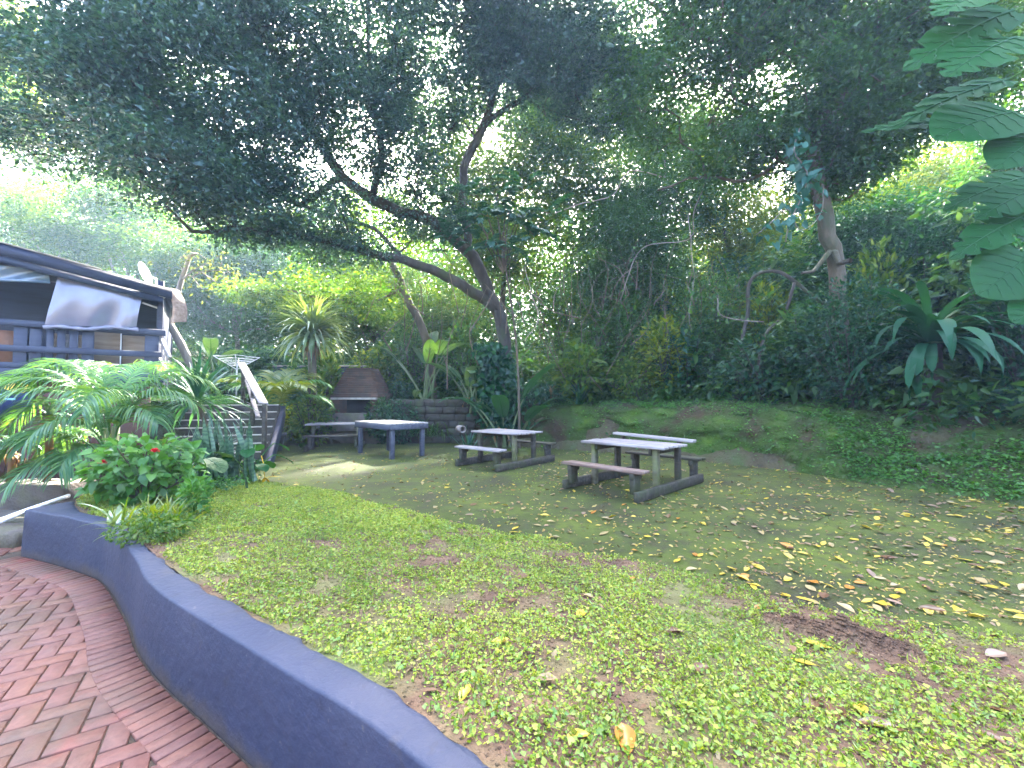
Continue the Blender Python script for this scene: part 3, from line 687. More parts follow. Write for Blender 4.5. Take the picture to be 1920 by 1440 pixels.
V = [((pa[0] * (1 - f) + pb[0] * f), -.17 + .012 * math.sin(f * 30), (pa[1] * (1 - f) + pb[1] * f) - hz0 + .02 * math.sin(f * 11)) for f in np.linspace(0, 1, 40)]
tube(m, V, .035 + .008 * np.sin(np.linspace(0, 40, 40)), 8); c = m.build('rolled_hem', M_sheet, o, smooth=True)
# rolled up second sheet over the open bay
m = MB(); q0, q1, q2, q3 = [hp(*p) for p in ((-60, 492), (97, 512), (97, 531), (-60, 524))]
V = []
for i in range(20):
    for j in range(8):
        a, b = i / 19, j / 7; x = q0[0] * (1 - a) + q1[0] * a; z = (q0[1] * (1 - a) + q1[1] * a) * (1 - b) + (q3[1] * (1 - a) + q2[1] * a) * b
        V.append((x, -.1 + .03 * math.sin(5 * b + 9 * a), z - hz0))
m.add(V, grid_faces(20, 8)); tube(m, [(q3[0], -.1, q3[1] - hz0), (q2[0], -.1, q2[1] - hz0)], .028, 8)
o = m.build('rolled_blind', sheetmat('cloudy_blue_plastic', (.2, .3, .42), .3), smooth=True); o.location = (B2[0], B2[1], hz0); o.rotation_euler = (0, 0, house_rz); tag(o, 'half rolled cloudy plastic blind above the dark open bay of the deck', 'blind')

# round painted sign on the boards below the deck
s0 = hp(-4, 742); sr = .43
m = MB(); a = np.linspace(0, 2 * math.pi, 49)[:-1]; ring = np.stack([np.cos(a) * sr, np.zeros(48), np.sin(a) * sr * 1.0], 1); back = ring + np.array([0, .03, 0]); n_ = 48
m.addl(np.vstack([ring, back]), [list(range(48))] + [[i, i + 48, (i + 1) % 48 + 48, (i + 1) % 48] for i in range(48)])
sg = m.build('round_sign', plain('sign_navy', (.018, .03, .09), .5)); sg.location = Vector((*(B2 + u2 * s0[0] - nrm2 * -.085), s0[1])); sg.rotation_euler = (0, 0, house_rz)
tag(sg, 'round navy sign with a yellow and white painted top, fixed below the deck', 'sign')
def arc(r0, r1, a0, a1, y): 
    A = np.radians(np.linspace(a0, a1, 20)); V = np.vstack([np.stack([np.cos(A) * r1, 0 * A + y, np.sin(A) * r1], 1), np.stack([np.cos(A) * r0, 0 * A + y, np.sin(A) * r0 * .8], 1)])
    return V, [[i, i + 1, i + 21, i + 20] for i in range(19)]
m = MB(); m.addl(*arc(.16, .40, 12, 84, -.004)); m.build('yellow_band', plain('sign_yellow', (.75, .55, .1), .5), sg)
m = MB(); m.addl(*arc(.18, .40, 86, 165, -.004)); m.build('white_patch', plain('sign_white', (.6, .6, .62), .5, var=.4, scale=9), sg)
m = MB(); box_bm(m, (.34, .006, .035), (.02, -.004, -.06), bev=.001); box_bm(m, (.2, .006, .025), (.05, -.004, .02), bev=.001); m.build('lettering', plain('sign_teal', (.2, .42, .5), .5), sg)

# satellite dish on the roof
c = at(272, 512, 9.4)
t = thing('satellite_dish', 'small white satellite dish on the roof of the timber deck house', 'satellite dish', tuple(c), math.radians(100))
m = MB(); V = []; rr = np.linspace(0, 1, 8); aa = np.linspace(0, 2 * math.pi, 25)[:-1]
for r_ in rr:
    for a_ in aa: V.append((.2 * r_ * math.cos(a_), .05 * (1 - r_ * r_), .25 * r_ * math.sin(a_)))
F = [[i * 24 + j, i * 24 + (j + 1) % 24, (i + 1) * 24 + (j + 1) % 24, (i + 1) * 24 + j] for i in range(7) for j in range(24)]
V = np.array(V); m.addl(V, F); m.addl(V + np.array([0, -.012, 0]), [f[::-1] for f in F]); d_ = m.build('dish', M_white, t, smooth=True); d_.rotation_euler = (math.radians(-18), 0, 0)
m = MB(); tube(m, [(0, -.06, -.05), (0, -.22, -.12), (0, -.24, -.42)], .02, 7); m.build('mount', M_steel, t)
m = MB(); tube(m, [(0, -.02, -.26), (0, .26, -.14)], .01, 6); box_bm(m, (.05, .1, .06), (0, .29, -.12)); m.build('receiver_arm', M_steel, t)

# curled brown sheet on the house corner
m = MB(); pts = []
TLp, TRp, BRp, BLp = at(312, 539, 8.75), at(332, 543, 8.9), at(346, 603, 8.9), at(318, 608, 8.75)
for i in range(10):
    for j in range(10):
        a, b = i / 9, j / 9; q = (TLp * (1 - a) + TRp * a) * (1 - b) + (BLp * (1 - a) + BRp * a) * b; q = q + np.array([.09 * math.sin(b * 3.1), -.1 * math.sin(a * 3.1), 0]); pts.append(q)
pts = np.array(pts); m.add(pts, grid_faces(10, 10)); m.add(pts + np.array([.0, .05, .0]), grid_faces(10, 10)[:, ::-1])
o = m.build('bark_board', woodmat('curled_brown_board', (.16, .1, .07), (.25, .17, .13), (.33, .24, .18)), smooth=True); tag(o, 'curled brown board hanging from the corner of the deck roof', 'board')

# low rendered step, kerb and white pipe at the left
m = MB(); p0, p1 = onz(-60, 925, GZ + .16), onz(128, 922, GZ + .16); A = rotz(math.atan2(p1[1] - p0[1], p1[0] - p0[0])); c = (p0 + p1) / 2
box_bm(m, (4.2, .5, .62), (-8.45, 6.3, GZ + .12), M=rotz(.02), bev=.02, jit=.006); o = m.build('planter_wall', M_stone); tag(o, 'low cracked rendered planter wall under the aloes', 'wall')
m = MB(); k0 = onz(44, 1026, GZ); box_bm(m, (3.0, .4, .2), (k0[0] - 1.55, k0[1] + .22, GZ + .06), M=rotz(-.03), bev=.03, jit=.004); o = m.build('kerb_block', M_stone); tag(o, 'grey concrete kerb block butting against the end of the blue wall', 'kerb')
m = MB(); V = [onz(-60, 1000, .22), onz(128, 930, .28)]; tube(m, [V[0], (V[0] + V[1]) / 2 + np.array([0, 0, .01]), V[1]], .026, 10); o = m.build('white_pipe', M_white, smooth=True); tag(o, 'thin white pipe slanting over the brick paving to the end of the blue wall', 'pipe')
m = MB(); p0 = onz(10, 985, GZ); box_bm(m, (2.6, 1.5, .1), (p0[0] - .4, p0[1] + .75, GZ + .03), M=rotz(.1), bev=.02); o = m.build('paved_landing', M_stone); tag(o, kind='structure')
# clay pipe lying on the bank foot behind the middle table
c = at(868, 805, 11.6); m = MB(); a = np.linspace(0, 2 * math.pi, 17)[:-1]
V = []
for (yy, rr) in ((0, .1), (0, .075), (.3, .075), (.3, .1)): V += [(rr * math.cos(q), yy, rr * math.sin(q)) for q in a]
m.addl(V, [[r_ * 16 + i, r_ * 16 + (i + 1) % 16, ((r_ + 1) % 4) * 16 + (i + 1) % 16, ((r_ + 1) % 4) * 16 + i] for r_ in range(4) for i in range(16)])
o = m.build('clay_pipe', M_clay, smooth=False); o.location = Vector(c) ; o.rotation_euler = (0, 0, .5); tag(o, 'short grey clay pipe lying at the foot of the spiky plant on the bank', 'pipe')
# ================================================================ vegetation materials
def bark(name, a, b, moss=None):
    return surf(name, [(.3, a), (.7, b)], 3, .9, 1, 16, stretch=(1, 1, .35), extra=[(2.5, .5, .7, moss)] if moss else None, bdist=.03)
B_dark = bark('dark_bark', (.03, .026, .024), (.075, .066, .058), (.05, .06, .03))
B_brown = bark('brown_bark', (.05, .04, .028), (.12, .095, .07), (.05, .06, .03))
B_grey = bark('grey_bark', (.12, .105, .09), (.24, .21, .18))
L_dark = leafmat('dark_glossy_leaf', [(.014, .042, .05), (.022, .062, .066), (.03, .085, .07), (.06, .125, .075)], .38, gloss=.12, rough=.4)  # bluish lift in the leaf colour imitates lens veil and sky sheen
L_mid = leafmat('mid_green_leaf', [(.016, .06, .012), (.03, .09, .014), (.055, .12, .018), (.03, .095, .045)], .45, gloss=.07)
L_light = leafmat('bright_green_leaf', [(.026, .075, .009), (.045, .105, .011), (.075, .135, .016), (.105, .15, .022)], .46, gloss=.06)
L_yellow = leafmat('yellow_green_leaf', [(.05, .11, .008), (.09, .15, .01), (.16, .2, .015), (.09, .13, .012)], .55, gloss=.05)
L_teal = leafmat('blue_green_leaf', [(.018, .075, .055), (.028, .105, .075), (.05, .14, .1)], .3, gloss=.1)
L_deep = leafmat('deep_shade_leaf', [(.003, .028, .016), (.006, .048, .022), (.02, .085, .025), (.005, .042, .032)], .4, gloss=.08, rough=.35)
L_pale = leafmat('pale_olive_leaf', [(.045, .065, .025), (.065, .085, .03), (.085, .1, .04)], .4, gloss=.06)
L_banana = leafmat('broad_banana_leaf', [(.035, .085, .03), (.05, .11, .035), (.065, .13, .04)], .4, gloss=.12, rough=.4)
L_monst = leafmat('thick_shiny_leaf', [(.012, .062, .022), (.018, .08, .024), (.028, .1, .026)], .35, gloss=.035, rough=.3)
L_palm = leafmat('palm_leaflet', [(.04, .12, .05), (.06, .16, .06), (.09, .2, .065), (.12, .21, .05)], .35, gloss=.05, rough=.35)
L_palmy = leafmat('sunny_palm_leaflet', [(.09, .15, .02), (.14, .19, .025), (.2, .22, .03)], .5, gloss=.06)
L_aloe = leafmat('pale_aloe_leaf', [(.09, .17, .1), (.12, .2, .12), (.15, .24, .15)], .1, gloss=.1)
L_pand = leafmat('grey_green_blade', [(.09, .15, .07), (.13, .2, .09), (.18, .24, .11)], .35, gloss=.12, rough=.3)
L_hib = leafmat('fresh_shrub_leaf', [(.035, .12, .02), (.055, .165, .025), (.09, .21, .035)], .4, gloss=.1)
L_dry = leafmat('dry_leaf', [(.2, .11, .05), (.28, .17, .08), (.16, .09, .05)], .4, tcol=(1.2, 1, .7), gloss=.03)
L_clover = leafmat('clover_leaflet', [(.11, .19, .018), (.17, .25, .022), (.26, .31, .035), (.33, .33, .07), (.15, .27, .07), (.2, .2, .04)], .3, gloss=.06)
L_red = leafmat('red_petal', [(.5, .02, .03), (.6, .03, .05)], .3, tcol=(1.3, .8, .8), gloss=.03)
L_yel = leafmat('yellow_leaf', [(.6, .38, .03), (.7, .48, .05)], .3, tcol=(1.2, 1, .5), gloss=.05)

# ================================================================ trees
def grow(limbs, attract, seed, step=.3, sag=.0):
    """limbs: [(points, r0, r1)]; attract: tips the twigs have to reach. returns nodes, parents, radii, tip ids"""
    g = np.random.default_rng(seed); pos = []; par = []; rmin = []
    for li, (pts, r0, r1) in enumerate(limbs):
        P = catmull(np.array(pts), step); P = P + g.normal(0, .025, P.shape) * (np.arange(len(P)) > 0)[:, None]; start = 0
        if li > 0:
            d = np.linalg.norm(np.array(pos) - P[0], axis=1); prev = int(d.argmin()); P = P[1:]
        else: prev = -1
        for k, p in enumerate(P):
            pos.append(p); par.append(prev); rmin.append(r0 + (r1 - r0) * k / max(1, len(P) - 1)); prev = len(pos) - 1
    A = np.asarray(attract)
    cap = len(pos) + len(A) * 9; PA = np.zeros((cap, 3)); n = len(pos); PA[:n] = pos; tips = []
    if len(A):
        d0 = np.array([np.linalg.norm(PA[:n] - a, axis=1).min() for a in A]); A = A[np.argsort(d0)]
    root = PA[0]; base_d = np.zeros(cap); 
    for i in range(1, n): base_d[i] = base_d[par[i]] + np.linalg.norm(PA[i] - PA[par[i]])
    for a in A:
        dd = np.linalg.norm(PA[:n] - a, axis=1); j = int((dd + .12 * base_d[:n]).argmin()); d = dd[j]
        m = min(8, max(1, int(d / step))); p0 = PA[j]
        gd = norm(p0 - PA[par[j]]) if par[j] >= 0 else np.array([0, 0, 1.])
        ctrl = p0 + gd * d * .35; prev = j
        for k in range(1, m + 1):
            t = k / m; q = p0 * (1 - t) ** 2 + 2 * ctrl * t * (1 - t) + a * t * t + g.normal(0, .03, 3) * (k < m)
            PA[n] = q; par.append(prev); rmin.append(0); base_d[n] = base_d[prev] + d / m; prev = n; n += 1
        tips.append(prev)
    PA = PA[:n]; par = np.array(par); rmin = np.array(rmin); r = np.full(n, 0.0)
    acc = np.zeros(n); 
    for t_ in tips: acc[t_] = .0062 ** 2.3
    for i in range(n - 1, -1, -1):
        acc[i] = max(acc[i], .005 ** 2.3)
        if par[i] >= 0: acc[par[i]] += acc[i]
    r = np.maximum(acc ** (1 / 2.3), rmin)
    return PA, par, r, np.array(tips, int)
def branch_mesh(mb, PA, par, r, rcut=.0):
    ch = [[] for _ in PA]
    for i, p in enumerate(par):
        if p >= 0: ch[p].append(i)
    starts = [i for i, p in enumerate(par) if p < 0]; st = [(s, None) for s in starts]
    while st:
        i, pv = st.pop(); chain = [pv] if pv is not None else []; chain.append(i)
        while ch[i]:
            c = max(ch[i], key=lambda q: r[q])
            for q in ch[i]:
                if q != c: st.append((q, i))
            chain.append(c); i = c
        if len(chain) < 2: continue
        rr = r[chain].copy()
        if pv is not None: rr[0] = min(rr[0], rr[1] * 1.25)
        if rr.max() < rcut: continue
        tube(mb, PA[chain], rr, 9 if rr.max() > .1 else 6 if rr.max() > .03 else 4, cap=rr.max() > .1)
def ell(px, py, dep, rx, ry, rd, n, g, fill=.25):
    """n tips in a lumpy ellipsoid given by its place and half sizes in photograph pixels at a distance"""
    c = at(px, py, dep); s = dep / F0; n = int(n * 1.25); k = int(n * 1.9); v = norm(g.normal(0, 1, (k, 3))); rad = (fill + (1 - fill) * g.random(k)) ** .55
    P = c + v * rad[:, None] * np.array([rx * s, rd, ry * s]); f = 6.5 / dep      # boughs: tips gather where a slow noise is high
    w = vnoise(P[:, 0] * f + P[:, 1] * .5 * f, P[:, 2] * f - P[:, 1] * .4 * f) + g.random(k) * .6
    return P[np.argsort(-w)[:n]]
def leaf_cloud(mb, tips, per, spread, L, W, g, tpl=LEAF, droop=.35, center=None, flat=.6, lift=0.3):
    P = np.repeat(tips, per, 0) + g.normal(0, 1, (len(tips) * per, 3)) * np.array([spread, spread, spread * flat])
    D = (P - np.repeat(tips, per, 0)) / spread * .8 + g.normal(0, .7, P.shape); D[:, 2] = D[:, 2] * .55 - droop
    Nn = g.normal(0, .55, P.shape) + np.array([0, 0, 1.]); l = L * np.exp(g.normal(-.08, .3, len(P)))
    leaves(mb, P, D, Nn, l, W / L * l * g.uniform(.8, 1.2, len(P)), tpl)
def tree(name, label, cat, limbs, tips, leaf, barkm, per=60, spread=.32, L=.09, W=.04, seed=1, group=None, tpl=LEAF, droop=.35, rcut=.006, flat=.6, step=.3, extra_leaf=None):
    g = np.random.default_rng(seed); base = np.array(limbs[0][0][0])
    t = thing(name, label, cat, tuple(base), 0, group)
    PA, par, r, tp = grow(limbs, tips, seed, step); mb = MB(); branch_mesh(mb, PA, par, r, rcut)
    mb.V = [v - base for v in mb.V]; mb.build('trunk', barkm, t, smooth=True)
    mb = MB(); leaf_cloud(mb, np.asarray(tips), per, spread, L, W, g, tpl, droop, flat=flat)
    if extra_leaf is not None: extra_leaf(mb)
    mb.V = [v - base for v in mb.V]; mb.build('crown', leaf, t); return t
def px3(pts): return [at(*p) for p in pts]
def rootpt(px, dep):
    p = at(px, 700, dep); p[2] = h1(p[0], p[1]) - .1; return p

# ---- the big dark tree whose limbs sweep to the left over the yard
g = np.random.default_rng(21)
bp = rootpt(948, 14.6)
trunk = [bp] + px3([(946, 640, 14.4), (930, 577, 14)])
big_limbs = [(trunk, .28, .2),
    (px3([(930, 577, 14), (869, 536, 13.4), (812, 506, 12.8), (756, 487, 12), (700, 476, 11.2), (600, 450, 10.2), (520, 437, 9.6), (440, 428, 9), (370, 436, 8.5)]), .18, .04),
    (px3([(928, 575, 14), (885, 480, 13.2), (809, 416, 12.6), (752, 397, 12.0), (696, 371, 11.5), (640, 330, 10.9), (590, 250, 10.3), (545, 170, 9.8), (500, 70, 9.4)]), .16, .04),
    (px3([(880, 470, 13.2), (868, 380, 12.8), (872, 315, 12.5), (884, 285, 12.3), (910, 232, 12.1), (932, 161, 11.8), (955, 108, 11.5), (985, 10, 11)]), .13, .04),
    (px3([(640, 330, 10.9), (560, 382, 10), (480, 338, 9.3), (390, 345, 8.7), (300, 330, 8.1), (190, 300, 7.8)]), .09, .03),
    (px3([(696, 371, 11.5), (715, 290, 11), (700, 200, 10.6), (690, 90, 10.2), (690, -40, 9.8)]), .09, .03),
    (px3([(590, 250, 10.3), (530, 236, 9.7), (470, 250, 9.2), (380, 262, 8.6), (300, 215, 8.2), (200, 190, 8)]), .085, .025),
    (px3([(756, 487, 12), (700, 430, 11.4), (600, 398, 10.6), (500, 360, 9.9)]), .06, .02),
    (px3([(545, 170, 9.8), (430, 120, 9.2), (300, 80, 8.7), (160, 90, 8.4)]), .06, .02),
    (px3([(955, 108, 11.5), (1040, 60, 11.3), (1140, 40, 11.2)]), .06, .02),
    (px3([(910, 232, 12.1), (1000, 170, 11.9), (1090, 140, 11.8)]), .06, .02)]
E = [(120, 150, 8.6, 90, 85, 1.4, 75), (110, 270, 8.4, 80, 60, 1.2, 50), (250, 70, 8.7, 130, 85, 1.7, 110), (230, 220, 8.4, 130, 100, 1.7, 120), (390, 150, 8.8, 150, 120, 1.9, 170), (330, 330, 8.3, 150, 85, 1.6, 110),
     (420, 20, 8.9, 150, 70, 1.7, 80), (540, 70, 9.4, 110, 95, 1.8, 90), (480, 260, 9.2, 130, 95, 1.7, 110), (560, 390, 9.9, 130, 50, 1.4, 55), (440, 410, 9, 110, 50, 1.3, 55),
     (690, 60, 10.2, 110, 100, 1.8, 65), (660, 220, 10.4, 110, 80, 1.7, 65), (760, 300, 11.2, 90, 60, 1.4, 38), (780, 190, 11, 90, 70, 1.4, 40), (810, 60, 10.8, 60, 80, 1.2, 22), (830, 120, 11.4, 110, 110, 1.8, 62), (930, 40, 11.3, 120, 80, 1.7, 62), (960, 170, 11.8, 90, 70, 1.5, 32),
     (1050, 100, 11.4, 100, 110, 1.8, 85), (1130, 180, 11.8, 90, 90, 1.6, 60), (800, 400, 12.3, 90, 40, 1.2, 24), (300, -70, 9, 220, 70, 2, 90), (700, -80, 10, 260, 70, 2, 80), (1050, -60, 11, 180, 70, 2, 60), (640, 470, 10.8, 90, 30, 1, 20)]
E = [(*e[:6], int(e[6] * (1.05 if e[0] < 600 else 1.6))) for e in E] + [(1190, 60, 11.2, 90, 80, 1.5, 70), (1010, 20, 10.8, 150, 60, 1.5, 80), (870, 60, 11, 120, 60, 1.5, 60)]
tips = np.vstack([ell(*e, g) for e in E])
tree('shade_tree', 'large dark spreading tree whose long mossy limbs sweep over the blue table and deck', 'tree', big_limbs, tips, L_dark, B_dark, per=92, spread=.21, L=.09, W=.048, seed=21, droop=.25, rcut=.008)

# ---- second trunk left of it, leaning
g = np.random.default_rng(22); bp = rootpt(812, 16.2)
tips = np.vstack([ell(*e, g) for e in [(710, 560, 15, 90, 40, 1.4, 26), (640, 525, 15, 90, 35, 1.4, 18), (820, 470, 16.5, 120, 60, 1.8, 40), (740, 430, 17, 100, 50, 1.6, 30), (540, 548, 14.6, 70, 14, .8, 12), (475, 550, 14.2, 50, 14, .7, 14)]])
tree('leaning_tree', 'leaning brown trunk with bright leaf sprays, between screw pine and large dark tree', 'tree',
     [([bp] + px3([(800, 640, 16.1), (782, 600, 16), (756, 544, 15.8), (735, 500, 15.6)]), .2, .12), (px3([(756, 544, 15.8), (690, 570, 15.2), (620, 560, 14.8), (540, 545, 14.5), (470, 545, 14.2)]), .07, .02)],
     tips, L_light, B_brown, per=75, spread=.3, L=.13, W=.055, seed=22)

# ---- right hand trees
g = np.random.default_rng(23); bp = rootpt(1585, 10.2)
tips = np.vstack([ell(*e[:6], int(e[6] * 1.7), g) for e in [(1560, 300, 10, 70, 90, .8, 40), (1890, 110, 9.6, 80, 120, 1.2, 60), (1905, 260, 10.2, 70, 80, 1.0, 36), (1600, 20, 9.2, 160, 60, 1.5, 60), (1330, 60, 10, 120, 90, 1.8, 55), (1250, 180, 10.6, 100, 90, 1.6, 42), (1450, 160, 9.8, 130, 110, 1.8, 75), (1500, 40, 9.6, 150, 70, 1.8, 65), (1600, 180, 9.4, 110, 100, 1.6, 80), (1660, 80, 9, 110, 80, 1.6, 65), (1400, 280, 10.3, 120, 60, 1.5, 36), (1620, 290, 9.8, 80, 55, 1.3, 34), (1760, 150, 9, 90, 90, 1.5, 60), (1420, -60, 9.6, 250, 60, 1.8, 70), (1760, 30, 8.8, 110, 70, 1.5, 50)]])
tree('overhanging_tree', 'leaning tree with a pale stubbed trunk, its crooked limbs reaching over the picnic tables', 'tree',
     [([bp] + px3([(1570, 520, 10.2), (1556, 442, 10.1), (1532, 360, 10), (1528, 290, 9.9), (1548, 221, 9.7), (1612, 150, 9.5), (1690, 75, 9.3), (1762, 0, 9.1), (1830, -90, 9)]), .16, .2),
      (px3([(1690, 75, 9.3), (1590, 70, 9.5), (1480, 66, 9.7), (1400, 72, 9.9), (1330, 78, 10.1), (1270, 45, 10.3), (1215, 5, 10.4)]), .13, .04),
      (px3([(1500, 68, 9.7), (1440, 110, 9.9), (1385, 150, 10.1), (1350, 200, 10.2), (1325, 240, 10.3)]), .08, .025),
      (px3([(1612, 150, 9.5), (1530, 150, 9.6), (1450, 185, 9.8), (1390, 215, 10)]), .05, .02),
      (px3([(1556, 470, 10.1), (1575, 494, 9.9), (1594, 489, 9.7)]), .07, .06),
      (px3([(1556, 475, 10.1), (1525, 508, 9.9), (1500, 514, 9.8)]), .05, .03),
      (px3([(1548, 221, 9.7), (1480, 290, 10), (1400, 340, 10.3), (1320, 330, 10.6), (1230, 355, 10.9)]), .06, .02)],
     tips, L_mid, B_brown, per=85, spread=.25, L=.1, W=.05, seed=23)
g = np.random.default_rng(24); bp = rootpt(1560, 10.6)
m = MB(); 
# ---- trees of the wooded hillside: (px, depth, crown blobs, leaf, label)
hill = [
 (300, 19, [(200, 420, 19, 170, 60, 2.5, 90), (110, 470, 19, 110, 40, 2, 45), (330, 470, 18.5, 100, 60, 2, 60), (250, 380, 19, 90, 40, 2, 40)], L_light, 'pale_leafed_tree', 'bright leafy tree behind the roof of the deck house', .13, B_grey),
 (60, 22, [(40, 330, 22, 110, 110, 2.5, 60), (120, 400, 22, 90, 70, 2.5, 40), (10, 440, 22, 80, 50, 2, 30), (-60, 380, 22, 120, 120, 2.5, 50)], L_pale, 'wispy_tree', 'pale wispy tree with bare dark branches beyond the deck house', .11, B_grey),
 (430, 21, [(430, 520, 20, 110, 70, 2.5, 80), (370, 560, 20, 80, 70, 2, 60), (520, 500, 21, 110, 60, 2.5, 60), (470, 590, 20, 120, 60, 2, 70)], L_mid, 'hillside_tree', 'shaded grey-green tree behind the clothes airer and the bare leaning trunk', .12, B_grey),
 (700, 22, [(650, 590, 20, 110, 50, 2, 60), (760, 560, 21, 110, 60, 2.5, 60), (700, 500, 22, 130, 60, 2.5, 60), (820, 600, 19, 90, 60, 2, 55)], L_light, 'hillside_tree', 'sunlit green tree behind the brick fireplace chimney', .13, B_brown),
 (960, 20, [(960, 380, 19, 150, 70, 2.5, 85), (900, 320, 19, 110, 50, 2, 45), (1050, 340, 19, 110, 80, 2.5, 65), (800, 240, 18, 110, 70, 2, 38), (950, 270, 18, 110, 60, 2, 40), (1080, 240, 18, 110, 60, 2, 36), (780, 130, 18, 100, 70, 2, 26), (1000, 470, 18, 140, 60, 2, 75), (1010, 270, 19, 100, 50, 2, 30)], L_light, 'hillside_tree', 'backlit green tree right behind the trunk of the dark spreading tree', .13, B_brown),
 (1200, 19, [(1180, 330, 18, 110, 80, 2.5, 80), (1240, 230, 17, 110, 70, 2, 46), (1250, 420, 18, 120, 80, 2.5, 85), (1140, 470, 17, 120, 80, 2, 80), (1230, 540, 17, 120, 70, 2, 85), (1100, 560, 17, 100, 70, 2, 65)], L_mid, 'hillside_tree', 'tangled green tree rising behind the biggest picnic table', .12, B_grey),
 (1400, 19, [(1370, 430, 18, 100, 70, 2, 60), (1420, 520, 17, 110, 70, 2, 65), (1330, 600, 16, 110, 60, 2, 65), (1470, 400, 18, 90, 60, 2, 40), (1350, 350, 18, 90, 60, 2, 36)], L_yellow, 'hillside_tree', 'golden-green backlit tree beside the pale stubbed trunk', .13, B_brown),
 (1700, 17, [(1700, 400, 15.5, 130, 70, 2, 85), (1800, 340, 15, 110, 60, 2, 55), (1620, 470, 15.5, 90, 60, 2, 50), (1820, 420, 15, 110, 60, 2, 55), (1750, 290, 15.5, 90, 40, 2, 22)], L_yellow, 'hillside_tree', 'yellow-green backlit tree seen under the big shiny climber leaves', .13, B_brown),
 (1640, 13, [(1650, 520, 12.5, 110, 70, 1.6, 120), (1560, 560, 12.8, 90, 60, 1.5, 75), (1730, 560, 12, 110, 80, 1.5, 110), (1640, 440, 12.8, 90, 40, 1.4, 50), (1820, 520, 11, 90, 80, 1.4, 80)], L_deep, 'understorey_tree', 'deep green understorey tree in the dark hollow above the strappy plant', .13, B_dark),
 (-120, 17, [(-60, 200, 16, 130, 90, 2.2, 80), (-40, 60, 16, 130, 90, 2.2, 80), (10, 190, 15.5, 45, 60, 1.6, 40)], L_yellow, 'yellowing_tree', 'yellowing leafy branches at the edge beside the dark spreading tree', .12, B_brown),
 (1120, 26, [(1100, 230, 25, 150, 80, 3, 110), (1250, 280, 25, 130, 80, 3, 100), (1180, 130, 24, 130, 80, 3, 70), (1000, 130, 24, 130, 70, 3, 60), (930, 240, 25, 120, 60, 3, 36), (1350, 250, 25, 120, 70, 3, 45)], L_light, 'hillside_tree', 'tall thin-leaved tree against the bright sky at the middle of the wood', .15, B_grey),
 (620, 27, [(560, 440, 26, 140, 60, 3, 70), (680, 400, 26, 130, 60, 3, 55), (480, 400, 26, 110, 50, 3, 45)], L_light, 'hillside_tree', 'distant light green tree showing beneath the long mossy limbs', .15, B_grey),
]
for k, (px, dep, E, leaf, nm, lab, Ls, bk) in enumerate(hill):
    g = np.random.default_rng(40 + k); bp = rootpt(px, dep); tips = np.vstack([ell(*e, g) for e in E])
    tips = tips[[i for i in range(len(tips)) if tips[i, 2] > h1(tips[i, 0], tips[i, 1]) + .3]]
    cen = tips.mean(0); top = bp * .35 + cen * .65; mid = (bp + top) / 2 + g.normal(0, .25, 3)
    lim = [([bp, mid, top], .17, .09)]
    if nm == 'wispy_tree':
        lim += [(px3([(20, 560, 21), (140, 420, 20), (95, 330, 19.5), (40, 280, 19)]), .1, .03), (px3([(110, 350, 19.6), (60, 262, 19), (-40, 250, 18.6)]), .05, .02), (px3([(140, 415, 20), (190, 400, 19.6), (120, 300, 19), (60, 215, 18.6)]), .05, .02), (px3([(95, 335, 19.5), (20, 340, 19), (-40, 320, 19)]), .04, .015)]
    for q in range(5):
        e = E[q % len(E)]; c = at(e[0], e[1], e[2]) + g.normal(0, .3, 3); lim.append(([mid * .3 + top * .7, (mid * .3 + top * .7) * .45 + c * .55 + g.normal(0, .25, 3), c], .075, .03))
    tree(nm, lab, 'tree', lim, tips, leaf, bk, per=190, spread=.5, L=Ls, W=Ls * .42, seed=60 + k, group='trees of the wooded hillside', rcut=.012, step=.45)

# ---- far wood: the mass closing the view below the crowns
g = np.random.default_rng(77); mb = MB()
n = 4400; a = g.uniform(-74, 72, n); dep = g.uniform(24, 40, n); Xf = dep * np.tan(np.radians(a)); Yf = dep
keep = np.abs(Xf) < 70; Xf, Yf = Xf[keep], Yf[keep]; hh = H(Xf, Yf) + g.random(len(Xf)) ** 1.1 * (7.5 + 4.0 * (fbm(Xf * .12, Yf * .12) - .5) * 2) 
leaf_cloud(mb, np.column_stack([Xf, Yf, hh]), 85, 1.0, .26, .13, g)
tag(mb.build('far_wood', L_mid), kind='stuff')

# ---- undergrowth on the bank and hill foot
g = np.random.default_rng(78); mb = MB(); n = 2600
i = g.integers(30, len(bankc) - 30, n); o = g.uniform(1.6, 8.5, n); q = bankc[i] + Nn[i] * o[:, None] + g.normal(0, .2, (n, 2)); z = H(q[:, 0], q[:, 1])
ok = (bank_dist(q[:, 0], q[:, 1]) > 1.2) & ~((q[:, 0] < -5.2) & (q[:, 1] < 15.4)) ; q, z, o = q[ok], z[ok], o[ok]
hm = .25 + np.clip(o - 1.5, 0, 3.2) * (.45 + .55 * np.clip((q[:, 0] - 3) / 2.5, 0, 1)) * (.4 + 1.2 * fbm(q[:, 0] * .6, q[:, 1] * .6))
Uq = np.column_stack([q, z + g.random(len(q)) * hm]); pick = vnoise(q[:, 0] * .8, q[:, 1] * .8) > .4
m2 = MB(); leaf_cloud(m2, Uq[pick], 55, .3, .17, .085, g, HEART); tag(m2.build('undergrowth', L_mid), kind='stuff')
leaf_cloud(mb, Uq[~pick], 80, .28, .13, .06, g, OVAL)
tag(mb.build('undergrowth', L_deep), kind='stuff')
